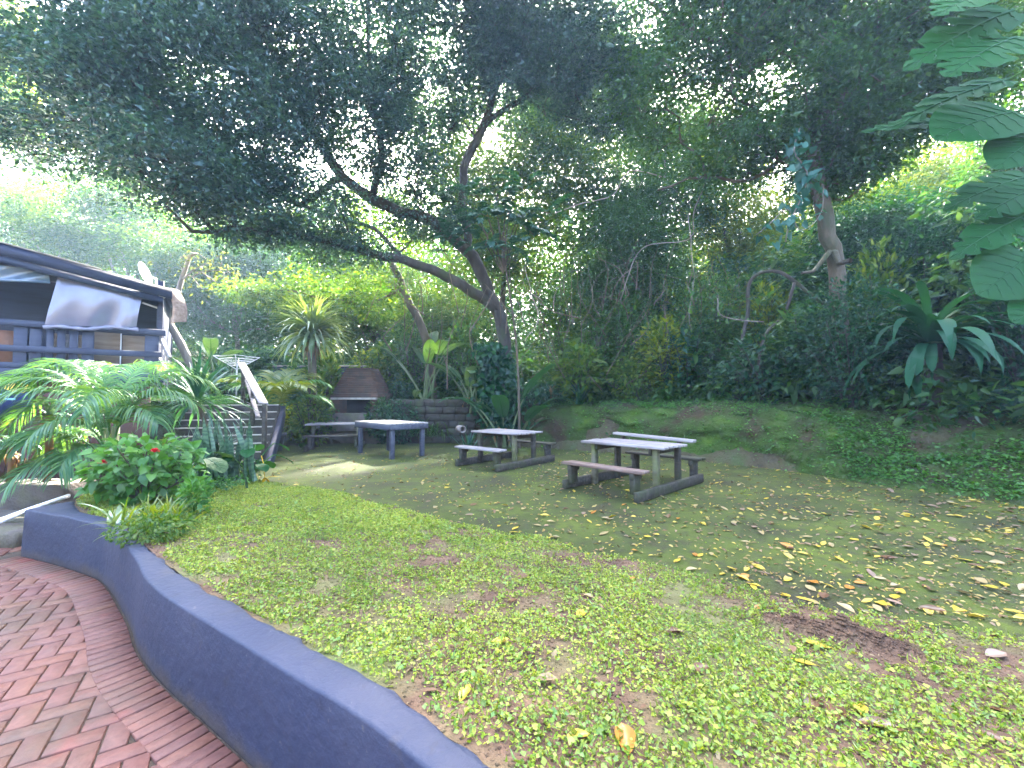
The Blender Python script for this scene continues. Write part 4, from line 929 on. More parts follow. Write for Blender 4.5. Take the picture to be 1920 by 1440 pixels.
# ---- creeping ground cover on the bank top and the near slope
g = np.random.default_rng(79); mb = MB(); nI, nJ = BANKV.shape[:2]; n = 130000
i = g.integers(0, nI - 1, n); j = g.integers(0, nJ - 1, n); P = BANKV[i, j] * .5 + BANKV[i + 1, j + 1] * .5 + g.normal(0, .04, (n, 3)) * np.array([1, 1, .3])
o = offs[i]; sf = soft(P[:, 0], P[:, 1]); dens = fbm(P[:, 0] * 1.7, P[:, 1] * 1.7, 4)
ok = (o > .8 - sf * .7) & (dens > .4 + .1 * (o < 1.2) - .08 * sf) | (g.random(n) < .07 + .2 * (fbm(P[:, 0] * .9 + 4, P[:, 1] * .9) > .5)); P = P[ok]
P[:, 2] += g.random(len(P)) ** 2 * .12
D = g.normal(0, 1, P.shape); D[:, 2] *= .3; leaves(mb, P, D, g.normal(0, .4, P.shape) + [0, -.25, 1], g.uniform(.03, .075, len(P)), g.uniform(.025, .05, len(P)), HEART)
tag(mb.build('ground_cover', L_hib), kind='stuff')

# moss tufts and small ferns clinging to the cut face
mb = MB(); n = 60000; i = g.integers(0, 27, n); j = g.integers(0, nJ - 1, n); f = g.random((n, 1)); P = BANKV[i, j] * f + BANKV[i + 1, j + 1] * (1 - f); dn = fbm(P[:, 0] * 3 + P[:, 2] * 3, P[:, 1] * 3 - P[:, 2] * 3, 4); P = P[dn > .5]
D = g.normal(0, .7, P.shape) + [-.4, -.6, -.3]; sz = .028 * np.exp(g.normal(0, .5, len(P))); leaves(mb, P, D, g.normal(0, .5, P.shape) + [0, -.5, .8], sz, sz * .6); tag(mb.build('bank_moss', L_mid), kind='stuff')
# ================================================================ clover on the lawn
g = np.random.default_rng(80); mb = MB()
P, tt, ss = on_lawn(210000, g)
dens = fbm(P[:, 0] * 4.2, P[:, 1] * 4.2, 4) * .6 + fbm(P[:, 0] * 15 + 5, P[:, 1] * 15, 3) * .4
thr = .425 + .06 * (fbm(P[:, 0] * .5 + 9, P[:, 1] * .5) - .5) * 2 + .05 * (tt > .8)
mx, my = onz(1570, 1195, .15)[:2]; a_ = np.array([.86, -.5]); u_ = (P[:, 0] - mx) * a_[0] + (P[:, 1] - my) * a_[1]; v_ = -(P[:, 0] - mx) * a_[1] + (P[:, 1] - my) * a_[0]
heap = (np.abs(u_) < .36) & (np.abs(v_) < .13)
ok = (dens + g.normal(0, .05, len(P)) > thr - .06 * (P[:, 1] > 4)) & ~heap & (tt > .012) & (P[:, 1] > .2)
P = P[ok]; P[:, 2] += g.random(len(P)) ** 1.5 * .03 + .003
D = g.normal(0, 1, P.shape); D[:, 2] *= .35; sz = .0155 * np.exp(g.normal(0, .32, len(P))) * (1 + .25 * (P[:, 1] > 4))
leaves(mb, P, D, g.normal(0, .45, P.shape) + [0, 0, 1], sz, sz * g.uniform(.6, .95, len(P)), LEAF)
i = g.choice(len(P), 45000, False); Pb = P[i] - [0, 0, .012]; Db = g.normal(0, .5, Pb.shape) + [0, 0, .55]; Lb = g.uniform(.018, .05, len(Pb)); leaves(mb, Pb, Db, g.normal(0, 1, Pb.shape), Lb, g.uniform(.0025, .005, len(Pb)), LEAF)
tag(mb.build('clover', L_clover), kind='stuff')
# small weeds and bits on the mossy paving
g = np.random.default_rng(81); mb = MB(); n = 26000
q = np.column_stack([g.uniform(-6, 8, n), g.uniform(1.2, 13.5, n)]); bd = bank_dist(q[:, 0], q[:, 1])
le = lawn_edge; near = np.array([np.hypot(le[::4, 0] - p[0], le[::4, 1] - p[1]).argmin() for p in q]) * 4
side = ((q - le[near]) * np.array([.55, .83])).sum(1); dn = fbm(q[:, 0] * 3.1, q[:, 1] * 3.1, 4)
ok = (bd < 0) & (side > -.02) & (((dn > .57) & (g.random(n) < .5)) | ((side < .12) & (dn > .45)) | ((bd > -.35) & (g.random(n) < .4))); q = q[ok]
Pw = np.column_stack([q, .012 + g.random(len(q)) * .02]); D = g.normal(0, 1, Pw.shape); D[:, 2] *= .25; sz = g.uniform(.012, .03, len(Pw))
leaves(mb, Pw, D, g.normal(0, .4, Pw.shape) + [0, 0, 1], sz, sz * .75, LEAF); tag(mb.build('moss_weeds', L_clover), kind='stuff')

# crumbs of bare earth
g = np.random.default_rng(82); m = MB(); P, tt, ss = on_lawn(40000, g); P = P[(P[:, 1] > .3) & (P[:, 1] < 6) & (fbm(P[:, 0] * 4.2, P[:, 1] * 4.2, 4) < .55)]; Pm = np.array([mx, my]); extra = np.column_stack([Pm + g.normal(0, 1, (2500, 2)) * [.24, .13], np.zeros(2500)])
LW = LAWN.reshape(-1, 3); LW = LW[(np.abs(LW[:, 0] - mx) < 1) & (np.abs(LW[:, 1] - my) < .8)]
u = g.normal(0, .17, 3200); v = g.normal(0, .06, 3200); E3 = np.column_stack([mx + u * a_[0] - v * a_[1], my + u * a_[1] + v * a_[0]]); E3 = np.column_stack([E3, [LW[np.hypot(LW[:, 0] - e[0], LW[:, 1] - e[1]).argmin(), 2] for e in E3]])
for q in (P, E3):
    r_ = g.uniform(.003, .011, len(q)); T = np.array([[1, 0, 0], [-1, 0, 0], [0, 1, 0], [0, -1, 0], [0, 0, .8], [0, 0, -.8]]); Fo = np.array([[0, 2, 4], [2, 1, 4], [1, 3, 4], [3, 0, 4], [2, 0, 5], [1, 2, 5], [3, 1, 5], [0, 3, 5]])
    Vc = q[:, None] + (T[None] + g.normal(0, .25, (len(q), 6, 3))) * r_[:, None, None]; m.add(Vc.reshape(-1, 3), (np.arange(len(q))[:, None, None] * 6 + Fo[None]).reshape(-1, 3))
tag(m.build('soil_crumbs', M_soil), kind='stuff')

# tangle of thin bare stems in the wood
g = np.random.default_rng(83); m = MB()
for k in range(210):
    px = g.choice([g.uniform(680, 1500), g.uniform(1000, 1420)]); d = g.uniform(12.5, 17); a = at(px, g.uniform(520, 720), d); a[2] = max(a[2] - .3, h1(a[0], a[1])); e = a + np.array([g.normal(0, .7), g.normal(0, .4), g.uniform(.6, 2.6)])
    P = catmull([a, (a + e) / 2 + g.normal(0, .25, 3), e], .25); tube(m, P, np.linspace(g.uniform(.008, .022), .005, len(P)), 4, cap=False)
tag(m.build('tangled_twigs', bark('tan_twig', (.06, .045, .032), (.15, .115, .085))), kind='stuff')
# ================================================================ single plants
def pthing(name, label, cat, base, group=None): return thing(name, label, cat, tuple(base), 0, group), np.zeros(3)
def put(mb, name, mat, t, smooth=False): return mb.build(name, mat, t, smooth=smooth)
def clump_leaves(mb, n, r, hgt, L, W, g, tpl=OVAL, droop=.3):
    P = norm(g.normal(0, 1, (n, 3))) * (g.random((n, 1)) ** .4) * np.array([r, r, hgt / 2]) + [0, 0, hgt / 2]; P[:, 2] = np.maximum(P[:, 2], .02)
    D = P * [1, 1, .4] + g.normal(0, .4 * r, P.shape); D[:, 2] -= droop * r
    l = L * g.uniform(.6, 1.3, n); leaves(mb, P, D, g.normal(0, .4, P.shape) + [0, -.25, 1], l, W / L * l, tpl); return P
def stems(mb, P, g, k, r=.008):
    for i in g.choice(len(P), min(k, len(P)), False):
        p = P[i]; tube(mb, catmull([np.array([p[0] * .1, p[1] * .1, 0]), p * [.5, .5, .55] + g.normal(0, .02, 3), p], .12), r, 4, cap=False)

L_rib = leafmat('pale_leaf_vein', [(.03, .1, .04), (.04, .12, .05)], .3, gloss=.05)
# ---- arching palm in the planting bed
b = onz(205, 905, .26)
t, _ = pthing('arching_palm', 'feathery palm arching over the planting bed in front of the timber deck', 'palm', b)
g = np.random.default_rng(90); m = MB()
for k in range(7): tube(m, [(.05 * math.cos(k), .05 * math.sin(k), 0), (.08 * math.cos(k),  .08 * math.sin(k), .82)], .022, 6)
put(m, 'stem', plain('palm_cane', (.14, .17, .06), .6), t, True)
for az, el, ln, dr, zz in ((172, 84, 2.2, 2.5, .8), (192, 78, 2.2, 2.6, .75), (150, 85, 2.0, 2.2, .8), (212, 82, 1.9, 2.6, .7), (181, 62, 1.9, 2.3, .6), (165, 45, 1.5, 2.0, .45), (200, 48, 1.5, 2.1, .4), (30, 82, 1.7, 2.1, .75), (5, 74, 1.5, 2.1, .7), (340, 68, 1.3, 2.1, .6), (265, 66, 1.3, 2.3, .5), (300, 76, 1.6, 2.4, .7), (235, 78, 1.7, 2.5, .65), (100, 84, 1.9, 1.9, .8), (60, 78, 1.7, 1.7, .8), (285, 45, 1.1, 1.9, .35), (222, 52, 1.4, 2.1, .4), (250, 30, 1.1, 1.6, .3)):
    m = MB(); a = math.radians(az); R = np.random.default_rng(az); frond(m, (.07 * math.cos(a), .07 * math.sin(a), zz), a, math.radians(el), ln, dr, leaflet=.52, nl=54, wid=.021, hang=.85, start=.2); put(m, 'frond', L_palm, t)
R = np.random.default_rng(8)

# ---- aloes on the planter wall
def aloe(label, px, py, dep, sc, seed, zb=None, trunk=.45):
    c = at(px, py, dep); g = np.random.default_rng(seed); t, _ = pthing('aloe', label, 'aloe', (c[0], c[1], c[2] - trunk)); m = MB(); tube(m, [(0, 0, 0), (.02, 0, trunk * .5), (0, 0, trunk)], .045, 8); put(m, 'stem', L_dry, t)
    m = MB()
    for k in range(16): strap(m, (0, 0, trunk - .02), k * 2.4, math.radians(g.uniform(15, 75)), sc * g.uniform(.8, 1.15), .085 * sc / .5, g.uniform(1.2, 2.3), 8, fold=.35, prof=lambda x: (1 - x) ** .75 + .03)
    put(m, 'leaf_rosette', L_aloe, t)
    m = MB()
    for k in range(12): strap(m, (0, 0, trunk - .08), k * 2.4 + 1, math.radians(-20), sc * .5, .05, 1.2, 5)
    put(m, 'dead_leaves', L_dry, t); return t
aloe('pale green aloe with drooping arms nearest the white pipe', 22, 838, 6.2, .5, 91, trunk=.55)
aloe('tall pale aloe on a bare stem under the round sign and the palm', 92, 778, 6.35, .46, 92, trunk=1.0)

# ---- red flowering shrub
c = onz(255, 948, .28); c = np.array([c[0] - .1, c[1] + .22, .27]); g = np.random.default_rng(93)
t, _ = pthing('flowering_shrub', 'round-leaved green shrub with two red flowers behind the end of the blue wall', 'shrub', c)
m = MB(); P = clump_leaves(m, 800, .6, .8, .1, .085, g, HEART, .45); put(m, 'foliage', L_hib, t); m = MB(); stems(m, P, g, 40); put(m, 'stems', B_brown, t)
for (px, py) in ((290, 848), (191, 870)):
    m = MB(); f = at(px, py, c[1] - .5) - c
    for k in range(12):
        a = k * 2.4; strap(m, f, a, math.radians(20 + 5 * k), .05, .035, .5, 4, prof=lambda x: .4 + math.sin(math.pi * x * .9))
    put(m, 'flower', L_red, t); 
# ---- spiky dragon plant
c = onz(375, 900, .2); g = np.random.default_rng(94); c = np.array([c[0] - .1, c[1] + .5, .2])
t, _ = pthing('dragon_plant', 'blue-green spiky rosette plant in front of the garden steps', 'spiky plant', c); m = MB(); top = at(370, 752, c[1]) - c
tube(m, catmull([(0, 0, 0), top * .5 + np.array([.05, 0, 0]), top], .15), .035, 7); put(m, 'stem', B_brown, t, True)
m = MB()
for k in range(95): strap(m, top + [0, 0, -.1 + .12 * k / 70], k * 2.39, math.radians(g.uniform(-25, 80)), g.uniform(.65, 1.1), .05, g.uniform(.3, 1.1), 7, fold=.3, prof=lambda x: .6 + .4 * math.sin(3 * x) if x < .6 else (1 - x) * 2.1 + .02)
put(m, 'rosette', L_teal, t)
# second smaller feathery clump
c = np.array([c[0] + .35, c[1] - .35, .2]); t, _ = pthing('dragon_plant', 'low spiky tuft at the side of the snake plants, under the spiky rosette plant', 'spiky plant', c); m = MB(); g = np.random.default_rng(95)
for k in range(45): strap(m, (0, 0, .45), k * 2.39, math.radians(g.uniform(-30, 75)), g.uniform(.3, .55), .03, g.uniform(.3, 1.0), 6)
put(m, 'rosette', L_teal, t); m = MB(); tube(m, [(0, 0, 0), (.02, .01, .46)], .025, 6); put(m, 'stem', B_brown, t)

# ---- snake plants
c = onz(402, 905, .2); t, _ = pthing('snake_plant', 'clump of tall upright banded snake plants at the corner of the lawn', 'snake plant', c); g = np.random.default_rng(96)
def snakemat():
    m, nt, out = nodes('banded_snake_leaf'); co = coords(nt); w = N(nt, 'ShaderNodeTexWave', Scale=5, Distortion=9, Detail=4); w.bands_direction = 'Z'; nt.links.new(co, w.inputs['Vector'])
    c = ramp(nt, w.outputs['Fac'], [(.3, (.025, .065, .035)), (.7, (.06, .12, .06))]); b = N(nt, 'ShaderNodeBsdfPrincipled', Roughness=.45); nt.links.new(c, b.inputs['Base Color']); nt.links.new(b.outputs[0], out.inputs[0]); return m
m = MB()
for k in range(75):
    p = np.array([g.normal(-.08, .34), g.normal(0, .2), 0]); strap(m, p, g.uniform(0, 6.28), math.radians(g.uniform(66, 90)), g.uniform(.35, 1.1), g.uniform(.06, .1), g.uniform(-.25, .3), 8, fold=.3, twist=g.uniform(-.8, .8), roll=g.uniform(-.9, .9), prof=lambda x: (.75 + .4 * x) if x < .7 else (1 - x) * 3.4 + .02)
put(m, 'blades', snakemat(), t)

# ---- arrow leaved plants
def rib_on(mr, leaf):
    r_ = mr.build('midrib', L_rib, leaf)
def arum(label, px, py, z, n, sc, seed, mat=L_monst, hgt=.5, cat='arum', nm='arum_plant'):
    c = onz(px, py, z); g = np.random.default_rng(seed); t, _ = pthing(nm, label, cat, c); ms = MB()
    for k in range(n):
        a = k * 2.4 + g.random(); P = curve_pts((0, 0, 0), a, math.radians(g.uniform(55, 85)), hgt * g.uniform(.6, 1.2), .6, 6); tube(ms, P, .01, 5, cap=False)
        m = MB(); d = np.array([math.cos(a), math.sin(a), -.25]); blade(m, P[-1], d, np.array([0, 0, 1.]), sc * g.uniform(.7, 1.15), HEARTP, .6, .12, rib=(mr := MB())); rib_on(mr, put(m, 'leaf', mat, t, True))
    put(ms, 'stalks', L_palm, t)
arum('broad arrow-leaved plant where the lawn meets the mossy yard, beside the snake plants', 470, 905, .12, 9, .32, 97, hgt=.6)
arum('dark arrow-leaved plant drooping below the end of the stair handrail', 478, 838, .0, 8, .45, 165, mat=L_deep, hgt=.8)
arum('arrow-leaved plant between the flowering shrub and the snake plants', 345, 915, .25, 8, .34, 98, mat=L_banana, hgt=.7)
# creeping round leaved vine below it
c = onz(462, 902, .12); g = np.random.default_rng(99); t, _ = pthing('round_leaved_creeper', 'small round-leaved creeper at the foot of the arrow-leaved plant by the mossy yard', 'creeper', c); m = MB(); P = clump_leaves(m, 150, .22, .38, .07, .06, g, HEART); put(m, 'foliage', L_hib, t); m = MB(); stems(m, P, g, 14, .005); put(m, 'stems', B_brown, t)
# yellow leaf hanging
c = onz(496, 908, .1); m = MB(); g = np.random.default_rng(100)
for k, (a, e, l) in enumerate(((1.2, -.7, .17), (2.4, -1.0, .14), (.2, .3, .2), (.1, .2, .3))): strap(m, (0, 0, .1), a, e, l, .06 if k < 2 else .025, .4, 5)
tube(m, [(-.12, .1, .45), (-.04, .04, .3), (0, 0, .1)], .008, 5); o = m.build('yellow_frond', L_yel); o.location = Vector(c); tag(o, 'withered orange-yellow leaf drooping at the lawn corner', 'leaf')

# ---- yellowish bamboo grass and soft weeds at the wall top
def fine_clump(nm, label, cat, px, py, z, n, L, W, r, mat, seed, el=(25, 80), hgt=.0, droop=1.2):
    c = onz(px, py, z); g = np.random.default_rng(seed); t, _ = pthing(nm, label, cat, c); m = MB()
    for k in range(n): strap(m, (g.normal(0, r), g.normal(0, r), hgt * g.random()), g.uniform(0, 6.28), math.radians(g.uniform(*el)), L * g.uniform(.6, 1.2), W, g.uniform(.3, droop), 6)
    put(m, 'blades', mat, t); return t
fine_clump('bamboo_grass', 'yellow-green grassy weed leaning over the blue wall below the flowering shrub', 'grass clump', 292, 985, .29, 130, .34, .022, .1, L_yellow, 101)
fine_clump('striped_lily', 'grey-green strap leaves drooping over the top of the blue wall', 'lily', 222, 985, .31, 9, .34, .05, .03, L_pand, 102, (10, 60), droop=1.6)
def weed(nm, label, px, py, z, n, r, h, mat, seed, L=.05):
    c = onz(px, py, z); g = np.random.default_rng(seed); t, _ = pthing(nm, label, 'weed', c); m = MB(); P = clump_leaves(m, n, r, h, L, L * .55, g); put(m, 'foliage', mat, t); m = MB(); stems(m, P, g, 10, .004); put(m, 'stems', L_hib, t)
weed('soft_weed', 'soft bright green weed spreading along the inner edge of the blue wall', 285, 1012, .3, 900, .3, .2, L_light, 103, .04)
weed('soft_weed', 'upright leafy weed beside the yellow grassy weed, on the lawn', 365, 968, .27, 200, .14, .42, L_hib, 104, .08)
weed('soft_weed', 'low bright weed patch along the foot of the snake plants', 400, 915, .21, 500, .45, .14, L_hib, 105, .05)

# ---- potted palm beside the steps
c = at(512, 842, 12.4); c[2] = 0.0; t, _ = pthing('potted_palm', 'bright yellow-green palm in a dark round pot at the foot of the handrail', 'potted palm', c)
m = MB(); a = np.linspace(0, 2 * math.pi, 29)[:-1]; prof = [(.24, 0), (.3, .42), (.345, .43), (.345, .5), (.3, .5), (.29, .44)]
V = [(r_ * math.cos(q), r_ * math.sin(q), z_) for r_, z_ in prof for q in a]; m.addl(V, [[i * 28 + j, i * 28 + (j + 1) % 28, (i + 1) * 28 + (j + 1) % 28, (i + 1) * 28 + j] for i in range(5) for j in range(28)] + [list(range(140, 168))]); put(m, 'pot', M_pot, t)
m = MB(); g = np.random.default_rng(106); P = g.normal(0, .12, (160, 3)) * [1, 1, .25] + [0, 0, .5]; leaves(m, P, g.normal(0, 1, P.shape), g.normal(0, .5, P.shape) + [0, 0, 1], .07, .045, OVAL); put(m, 'pot_plants', L_yellow, t)
m = MB()
for k in range(6): tube(m, [(.06 * math.cos(k), .06 * math.sin(k), .42), (.1 * math.cos(k), .1 * math.sin(k), 1.0)], .02, 6)
put(m, 'stem', plain('yellow_cane', (.25, .22, .06), .6), t)
for k, (az, el, ln) in enumerate(((170, 75, 1.6), (120, 80, 1.7), (60, 78, 1.6), (10, 70, 1.5), (330, 66, 1.5), (300, 72, 1.3), (250, 70, 1.3), (210, 70, 1.5), (90, 86, 1.8), (20, 50, 1.3))):
    m = MB(); aa = math.radians(az); R = np.random.default_rng(200 + k); frond(m, (.1 * math.cos(aa), .1 * math.sin(aa), .95), aa, math.radians(min(88, el + 8)), ln * 1.3, 1.75, leaflet=.6, nl=32, wid=.05, hang=.6, start=.2); put(m, 'frond', L_palmy if k % 3 else L_palm, t)
R = np.random.default_rng(9)
c = at(560, 835, 13.6); c[2] = 0; t, _ = pthing('yellow_leaved_bush', 'yellow-leaved bush between the potted palm and the farthest picnic table', 'bush', (c[0] - .3, c[1] + .4, 0)); m = MB(); g = np.random.default_rng(107); P = clump_leaves(m, 700, .7, 1.3, .16, .07, g); put(m, 'foliage', L_yellow, t); m = MB(); stems(m, P, g, 25); put(m, 'stems', B_brown, t)
c = at(610, 800, 14.4); c[2] = .1; t, _ = pthing('white_edged_fern', 'dark bushy plant against the terrace behind the farthest picnic table', 'bush', c); m = MB(); g = np.random.default_rng(108); P = clump_leaves(m, 500, .6, 1.2, .14, .08, g); put(m, 'foliage', L_deep, t)

# ---- screw pine
c = at(585, 640, 13.9); gz = h1(c[0], c[1]); t, _ = pthing('screw_pine', 'round-headed screw pine with stiff silvery blades and a skirt of dead leaves', 'screw pine', (c[0], c[1], gz)); g = np.random.default_rng(109)
hh = at(585, 640, 13.9)[2] - gz; m = MB(); tube(m, [(0, 0, 0), (.05, 0, hh * .5), (0, 0, hh)], .13, 9); put(m, 'trunk', B_brown, t, True)
m = MB()
for k in range(250): strap(m, np.array([0, 0, hh + .35 * k / 250]) + g.normal(0, .05, 3), k * 2.39, math.radians(g.uniform(-15, 88)), g.uniform(1.25, 1.75), .085, g.uniform(.5, 1.7), 9, fold=.35, prof=lambda x: 1 if x < .55 else (1 - x) * 2.2 + .02)
put(m, 'blades', L_pand, t)
m = MB()
for k in range(60): strap(m, (0, 0, hh + .05), k * 2.39, math.radians(g.uniform(-70, -30)), g.uniform(.5, .9), .06, .5, 5)
put(m, 'dead_skirt', L_dry, t)

# ---- wild bananas
def banana(label, px, dep, n, L, seed, hgt, mat=L_banana, zb=None, spread=.15, dead=0):
    p = at(px, 700, dep); z = h1(p[0], p[1]) - .05 if zb is None else zb; g = np.random.default_rng(seed); t, _ = pthing('wild_banana', label, 'wild banana', (p[0], p[1], z), 'wild bananas on the bank'); ms = MB()
    for k in range(n):
        a = k * 2.4 + g.random(); b0 = np.array([g.normal(0, spread), g.normal(0, spread), 0]); e = math.radians(g.uniform(62, 86)); P = curve_pts(b0, a, e, hgt * g.uniform(.55, 1.1), .35, 8); tube(ms, P, np.linspace(.05, .018, 9), 6, cap=False)
        d = norm(P[-1] - P[-2]); m = MB(); blade(m, P[-1], d, norm(np.array([-math.cos(a), -math.sin(a), 1.2])), L * g.uniform(.75, 1.15), BANANA, g.uniform(.5, 1.5), .2, n=22, ripple=.006, rib=(mr := MB())); rib_on(mr, put(m, 'leaf', mat, t, True))
    for k in range(dead):
        m = MB(); a = g.uniform(3.6, 5.8); strap(m, (.12 * math.cos(a), .12 * math.sin(a), hgt * g.uniform(.3, .5)), a, math.radians(10), g.uniform(.6, .9), .16, 2.3, 9, fold=.7, twist=.8); put(m, 'dead_leaf', L_dry, t)
    put(ms, 'stalks', plain('banana_stalk', (.09, .13, .05), .6), t, True); return t
banana('wild banana with split upright leaves behind the bare leaning trunk by the deck', 405, 14.5, 7, 1.3, 110, 1.7)
banana('wild banana with two big upright paddle leaves beside the leaning tree', 805, 15.4, 8, 1.5, 111, 2.1)
banana('dark wild banana clump hiding the trunk foot of the spreading tree', 955, 13.4, 12, 1.4, 112, 1.6, L_deep, dead=3)
banana('wild banana with sideways arching leaves between the two mossy trunks', 890, 14.6, 9, 1.3, 113, 1.4, dead=1)
banana('small low wild banana with shiny leaves at the bank edge above the blue table', 790, 15.0, 5, .8, 114, .8)
banana('wild banana with pale torn leaves right of the dark banana clump', 1050, 14.3, 6, 1.1, 115, 1.3, dead=1)
# ---- strappy plants
def strappy(nm, label, cat, px, dep, n, L, W, seed, mat, el=(5, 80), droop=(.6, 1.8), lift=.1, r=.05):
    p = at(px, 700, dep); z = h1(p[0], p[1]) - .03; g = np.random.default_rng(seed); t, _ = pthing(nm, label, cat, (p[0], p[1], z)); m = MB()
    for k in range(n): strap(m, (g.normal(0, r), g.normal(0, r), lift), k * 2.39 + g.random() * .5, math.radians(g.uniform(*el)), L * g.uniform(.65, 1.15), W * g.uniform(.8, 1.2), g.uniform(*droop), 10, fold=.25, prof=lambda x: .35 + 2.2 * x if x < .3 else 1 if x < .7 else (1 - x) * 3.2 + .03)
    put(m, 'blades', mat, t); return t, p, z
L_strap = leafmat('deep_green_strap', [(.006, .05, .024), (.012, .07, .03), (.02, .09, .035)], .25, gloss=.03, rough=.5)
def big_strappy():
    p = at(1745, 640, 8.3); z = h1(p[0], p[1]) - .05; g = np.random.default_rng(116); t, _ = pthing('strap_leaf_plant', 'huge dark rosette of long hanging strap leaves on the bank at the right', 'strap-leaf plant', (p[0], p[1], z)); hh = p[2] - z
    m = MB(); tube(m, [(0, 0, 0), (0, 0, hh * .95)], .16, 8); put(m, 'stem', B_dark, t)
    for k in range(74):
        m = MB(); strap(m, (0, 0, hh * .93), k * 2.39, math.radians(g.uniform(-5, 80)), g.uniform(1.3, 2.1), g.uniform(.13, .2), g.uniform(1.2, 2.6), 12, fold=.22, prof=lambda x: .3 + 1.9 * x if x < .35 else 1 if x < .72 else (1 - x) * 3.5 + .02); put(m, 'blade', L_strap, t, True)
big_strappy()
strappy('strap_leaf_plant', 'smaller dark strap-leaved plant left of the huge rosette', 'strap-leaf plant', 1490, 10.6, 34, .95, .07, 117, L_deep)
strappy('strap_leaf_plant', 'upright strap-leaved tuft on the bank between the banana clump and the biggest picnic table', 'strap-leaf plant', 1085, 13.2, 26, .9, .07, 118, L_deep, (40, 85), (.2, 1.0))
strappy('yucca', 'stiff blue-green spiky plant at the bank foot behind the grey picnic table', 'yucca', 878, 12.9, 22, .85, .06, 119, L_teal, (50, 88), (0, .5))
strappy('bamboo_bush', 'feathery bright bamboo bush spilling over the end of the dark block wall', 'bamboo', 812, 14.4, 150, .8, .03, 120, L_mid, (30, 85), (.8, 2.4), .5, .25)
strappy('strap_leaf_plant', 'low grassy tuft on the bank top above the mossy cut face', 'strap-leaf plant', 1240, 12.4, 30, .6, .04, 121, L_mid)
# ---- bare leaning trunk beside the deck with dry brown growth
g = np.random.default_rng(122); bp = at(366, 735, 10.6); bp[2] = h1(bp[0], bp[1]) - .2
tp = np.vstack([ell(355, 500, 10.8, 30, 40, .4, 14, g), ell(400, 510, 11, 40, 40, .5, 9, g)])
tree('dead_tree', 'bare grey leaning trunk with dry twigs standing against the end of the deck', 'tree', [([bp] + px3([(362, 717, 10.5), (357, 682, 10.4), (340, 645, 10.3), (318, 612, 10.3), (325, 570, 10.5), (345, 520, 10.8), (356, 480, 10.9)]), .15, .05)], tp, L_pale, B_grey, per=9, spread=.25, L=.1, W=.03, seed=122, rcut=.003, droop=.8)
# ---- the pale stubbed trunk and arching woody vine
m = MB(); P = px3([(1392, 640, 12), (1402, 590, 12), (1404, 535, 11.8), (1425, 512, 11.6), (1460, 510, 11.4), (1490, 528, 11.2), (1530, 560, 11), (1580, 590, 10.8)]); q = rootpt(1392, 12); P = [q] + P
tube(m, catmull(P, .12) - q, .05, 8); tube(m, catmull(px3([(1490, 530, 10.6), (1470, 590, 10.6), (1440, 620, 10.6), (1425, 660, 10.6), (1420, 720, 10.6)]), .12) - q, .035, 6); o = m.build('looping_vine', B_dark, smooth=True); o.location = Vector(q); tag(o, 'dark woody vine looping in an arch beside the pale stubbed trunk', 'vine')
# ---- hanging lianas
def liana(label, pts, r=.012, n=40, seed=0, leafm=L_teal, ls=.12):
    g = np.random.default_rng(seed); P = catmull(px3(pts), .12); P = P + np.cumsum(g.normal(0, .008, P.shape), 0); q = P[-1].copy(); t, _ = pthing('hanging_vine', label, 'vine', q); m = MB(); tube(m, P - q, r, 5); put(m, 'stem', B_grey, t, True)
    if n:
        m = MB(); i = g.integers(0, len(P), n); Q = P[i] - q + g.normal(0, .1, (n, 3)); D = g.normal(0, 1, Q.shape); D[:, 2] -= .9; leaves(m, Q, D, g.normal(0, .5, Q.shape) + [0, -.8, .6], ls * g.uniform(.6, 1.3, n), ls * .75, HEART); put(m, 'foliage', leafm, t)
liana('leafy creeper hanging in front of the pale stubbed trunk, with large blue-green leaves', [(1500, 240, 8.9), (1490, 280, 8.8), (1515, 320, 8.8), (1512, 355, 8.8), (1480, 420, 8.8), (1474, 450, 8.9)], .014, 80, 130, L_teal, .2)
liana('thin vine dropping straight down beside the leafy creeper', [(1545, 350, 9), (1542, 400, 9), (1500, 430, 9), (1475, 390, 9.1), (1440, 420, 9.2), (1415, 440, 9.2)], .009, 26, 131, L_teal, .17)
liana('long thin vine hanging over the bank above the biggest picnic table', [(1290, 400, 10.6), (1295, 460, 10.6), (1300, 520, 10.6), (1292, 590, 10.7), (1298, 620, 10.7)], .008, 12, 132, L_mid)
liana('knotted pale vine hanging in front of the dark banana clump', [(985, 500, 12.2), (1000, 560, 12.2), (1010, 600, 12.2), (985, 640, 12.2)], .012, 10, 133, L_mid)
liana('drooping vine crossing the gap right of the dark spreading tree', [(1040, 400, 12), (1090, 380, 12), (1150, 365, 12), (1180, 320, 12), (1240, 330, 11.5)], .014, 40, 134, L_mid, .1)
liana('looping thin vine over the tangled wood behind the biggest picnic table', [(1330, 330, 11), (1300, 400, 11.2), (1290, 450, 11.3), (1200, 470, 11.6), (1160, 560, 11.8)], .012, 24, 135, L_mid, .1)
liana('pale twisted vine on the bank left of the arching woody vine', [(1345, 560, 11), (1350, 590, 11), (1390, 600, 11), (1430, 602, 10.9)], .013, 14, 136, L_mid, .1)

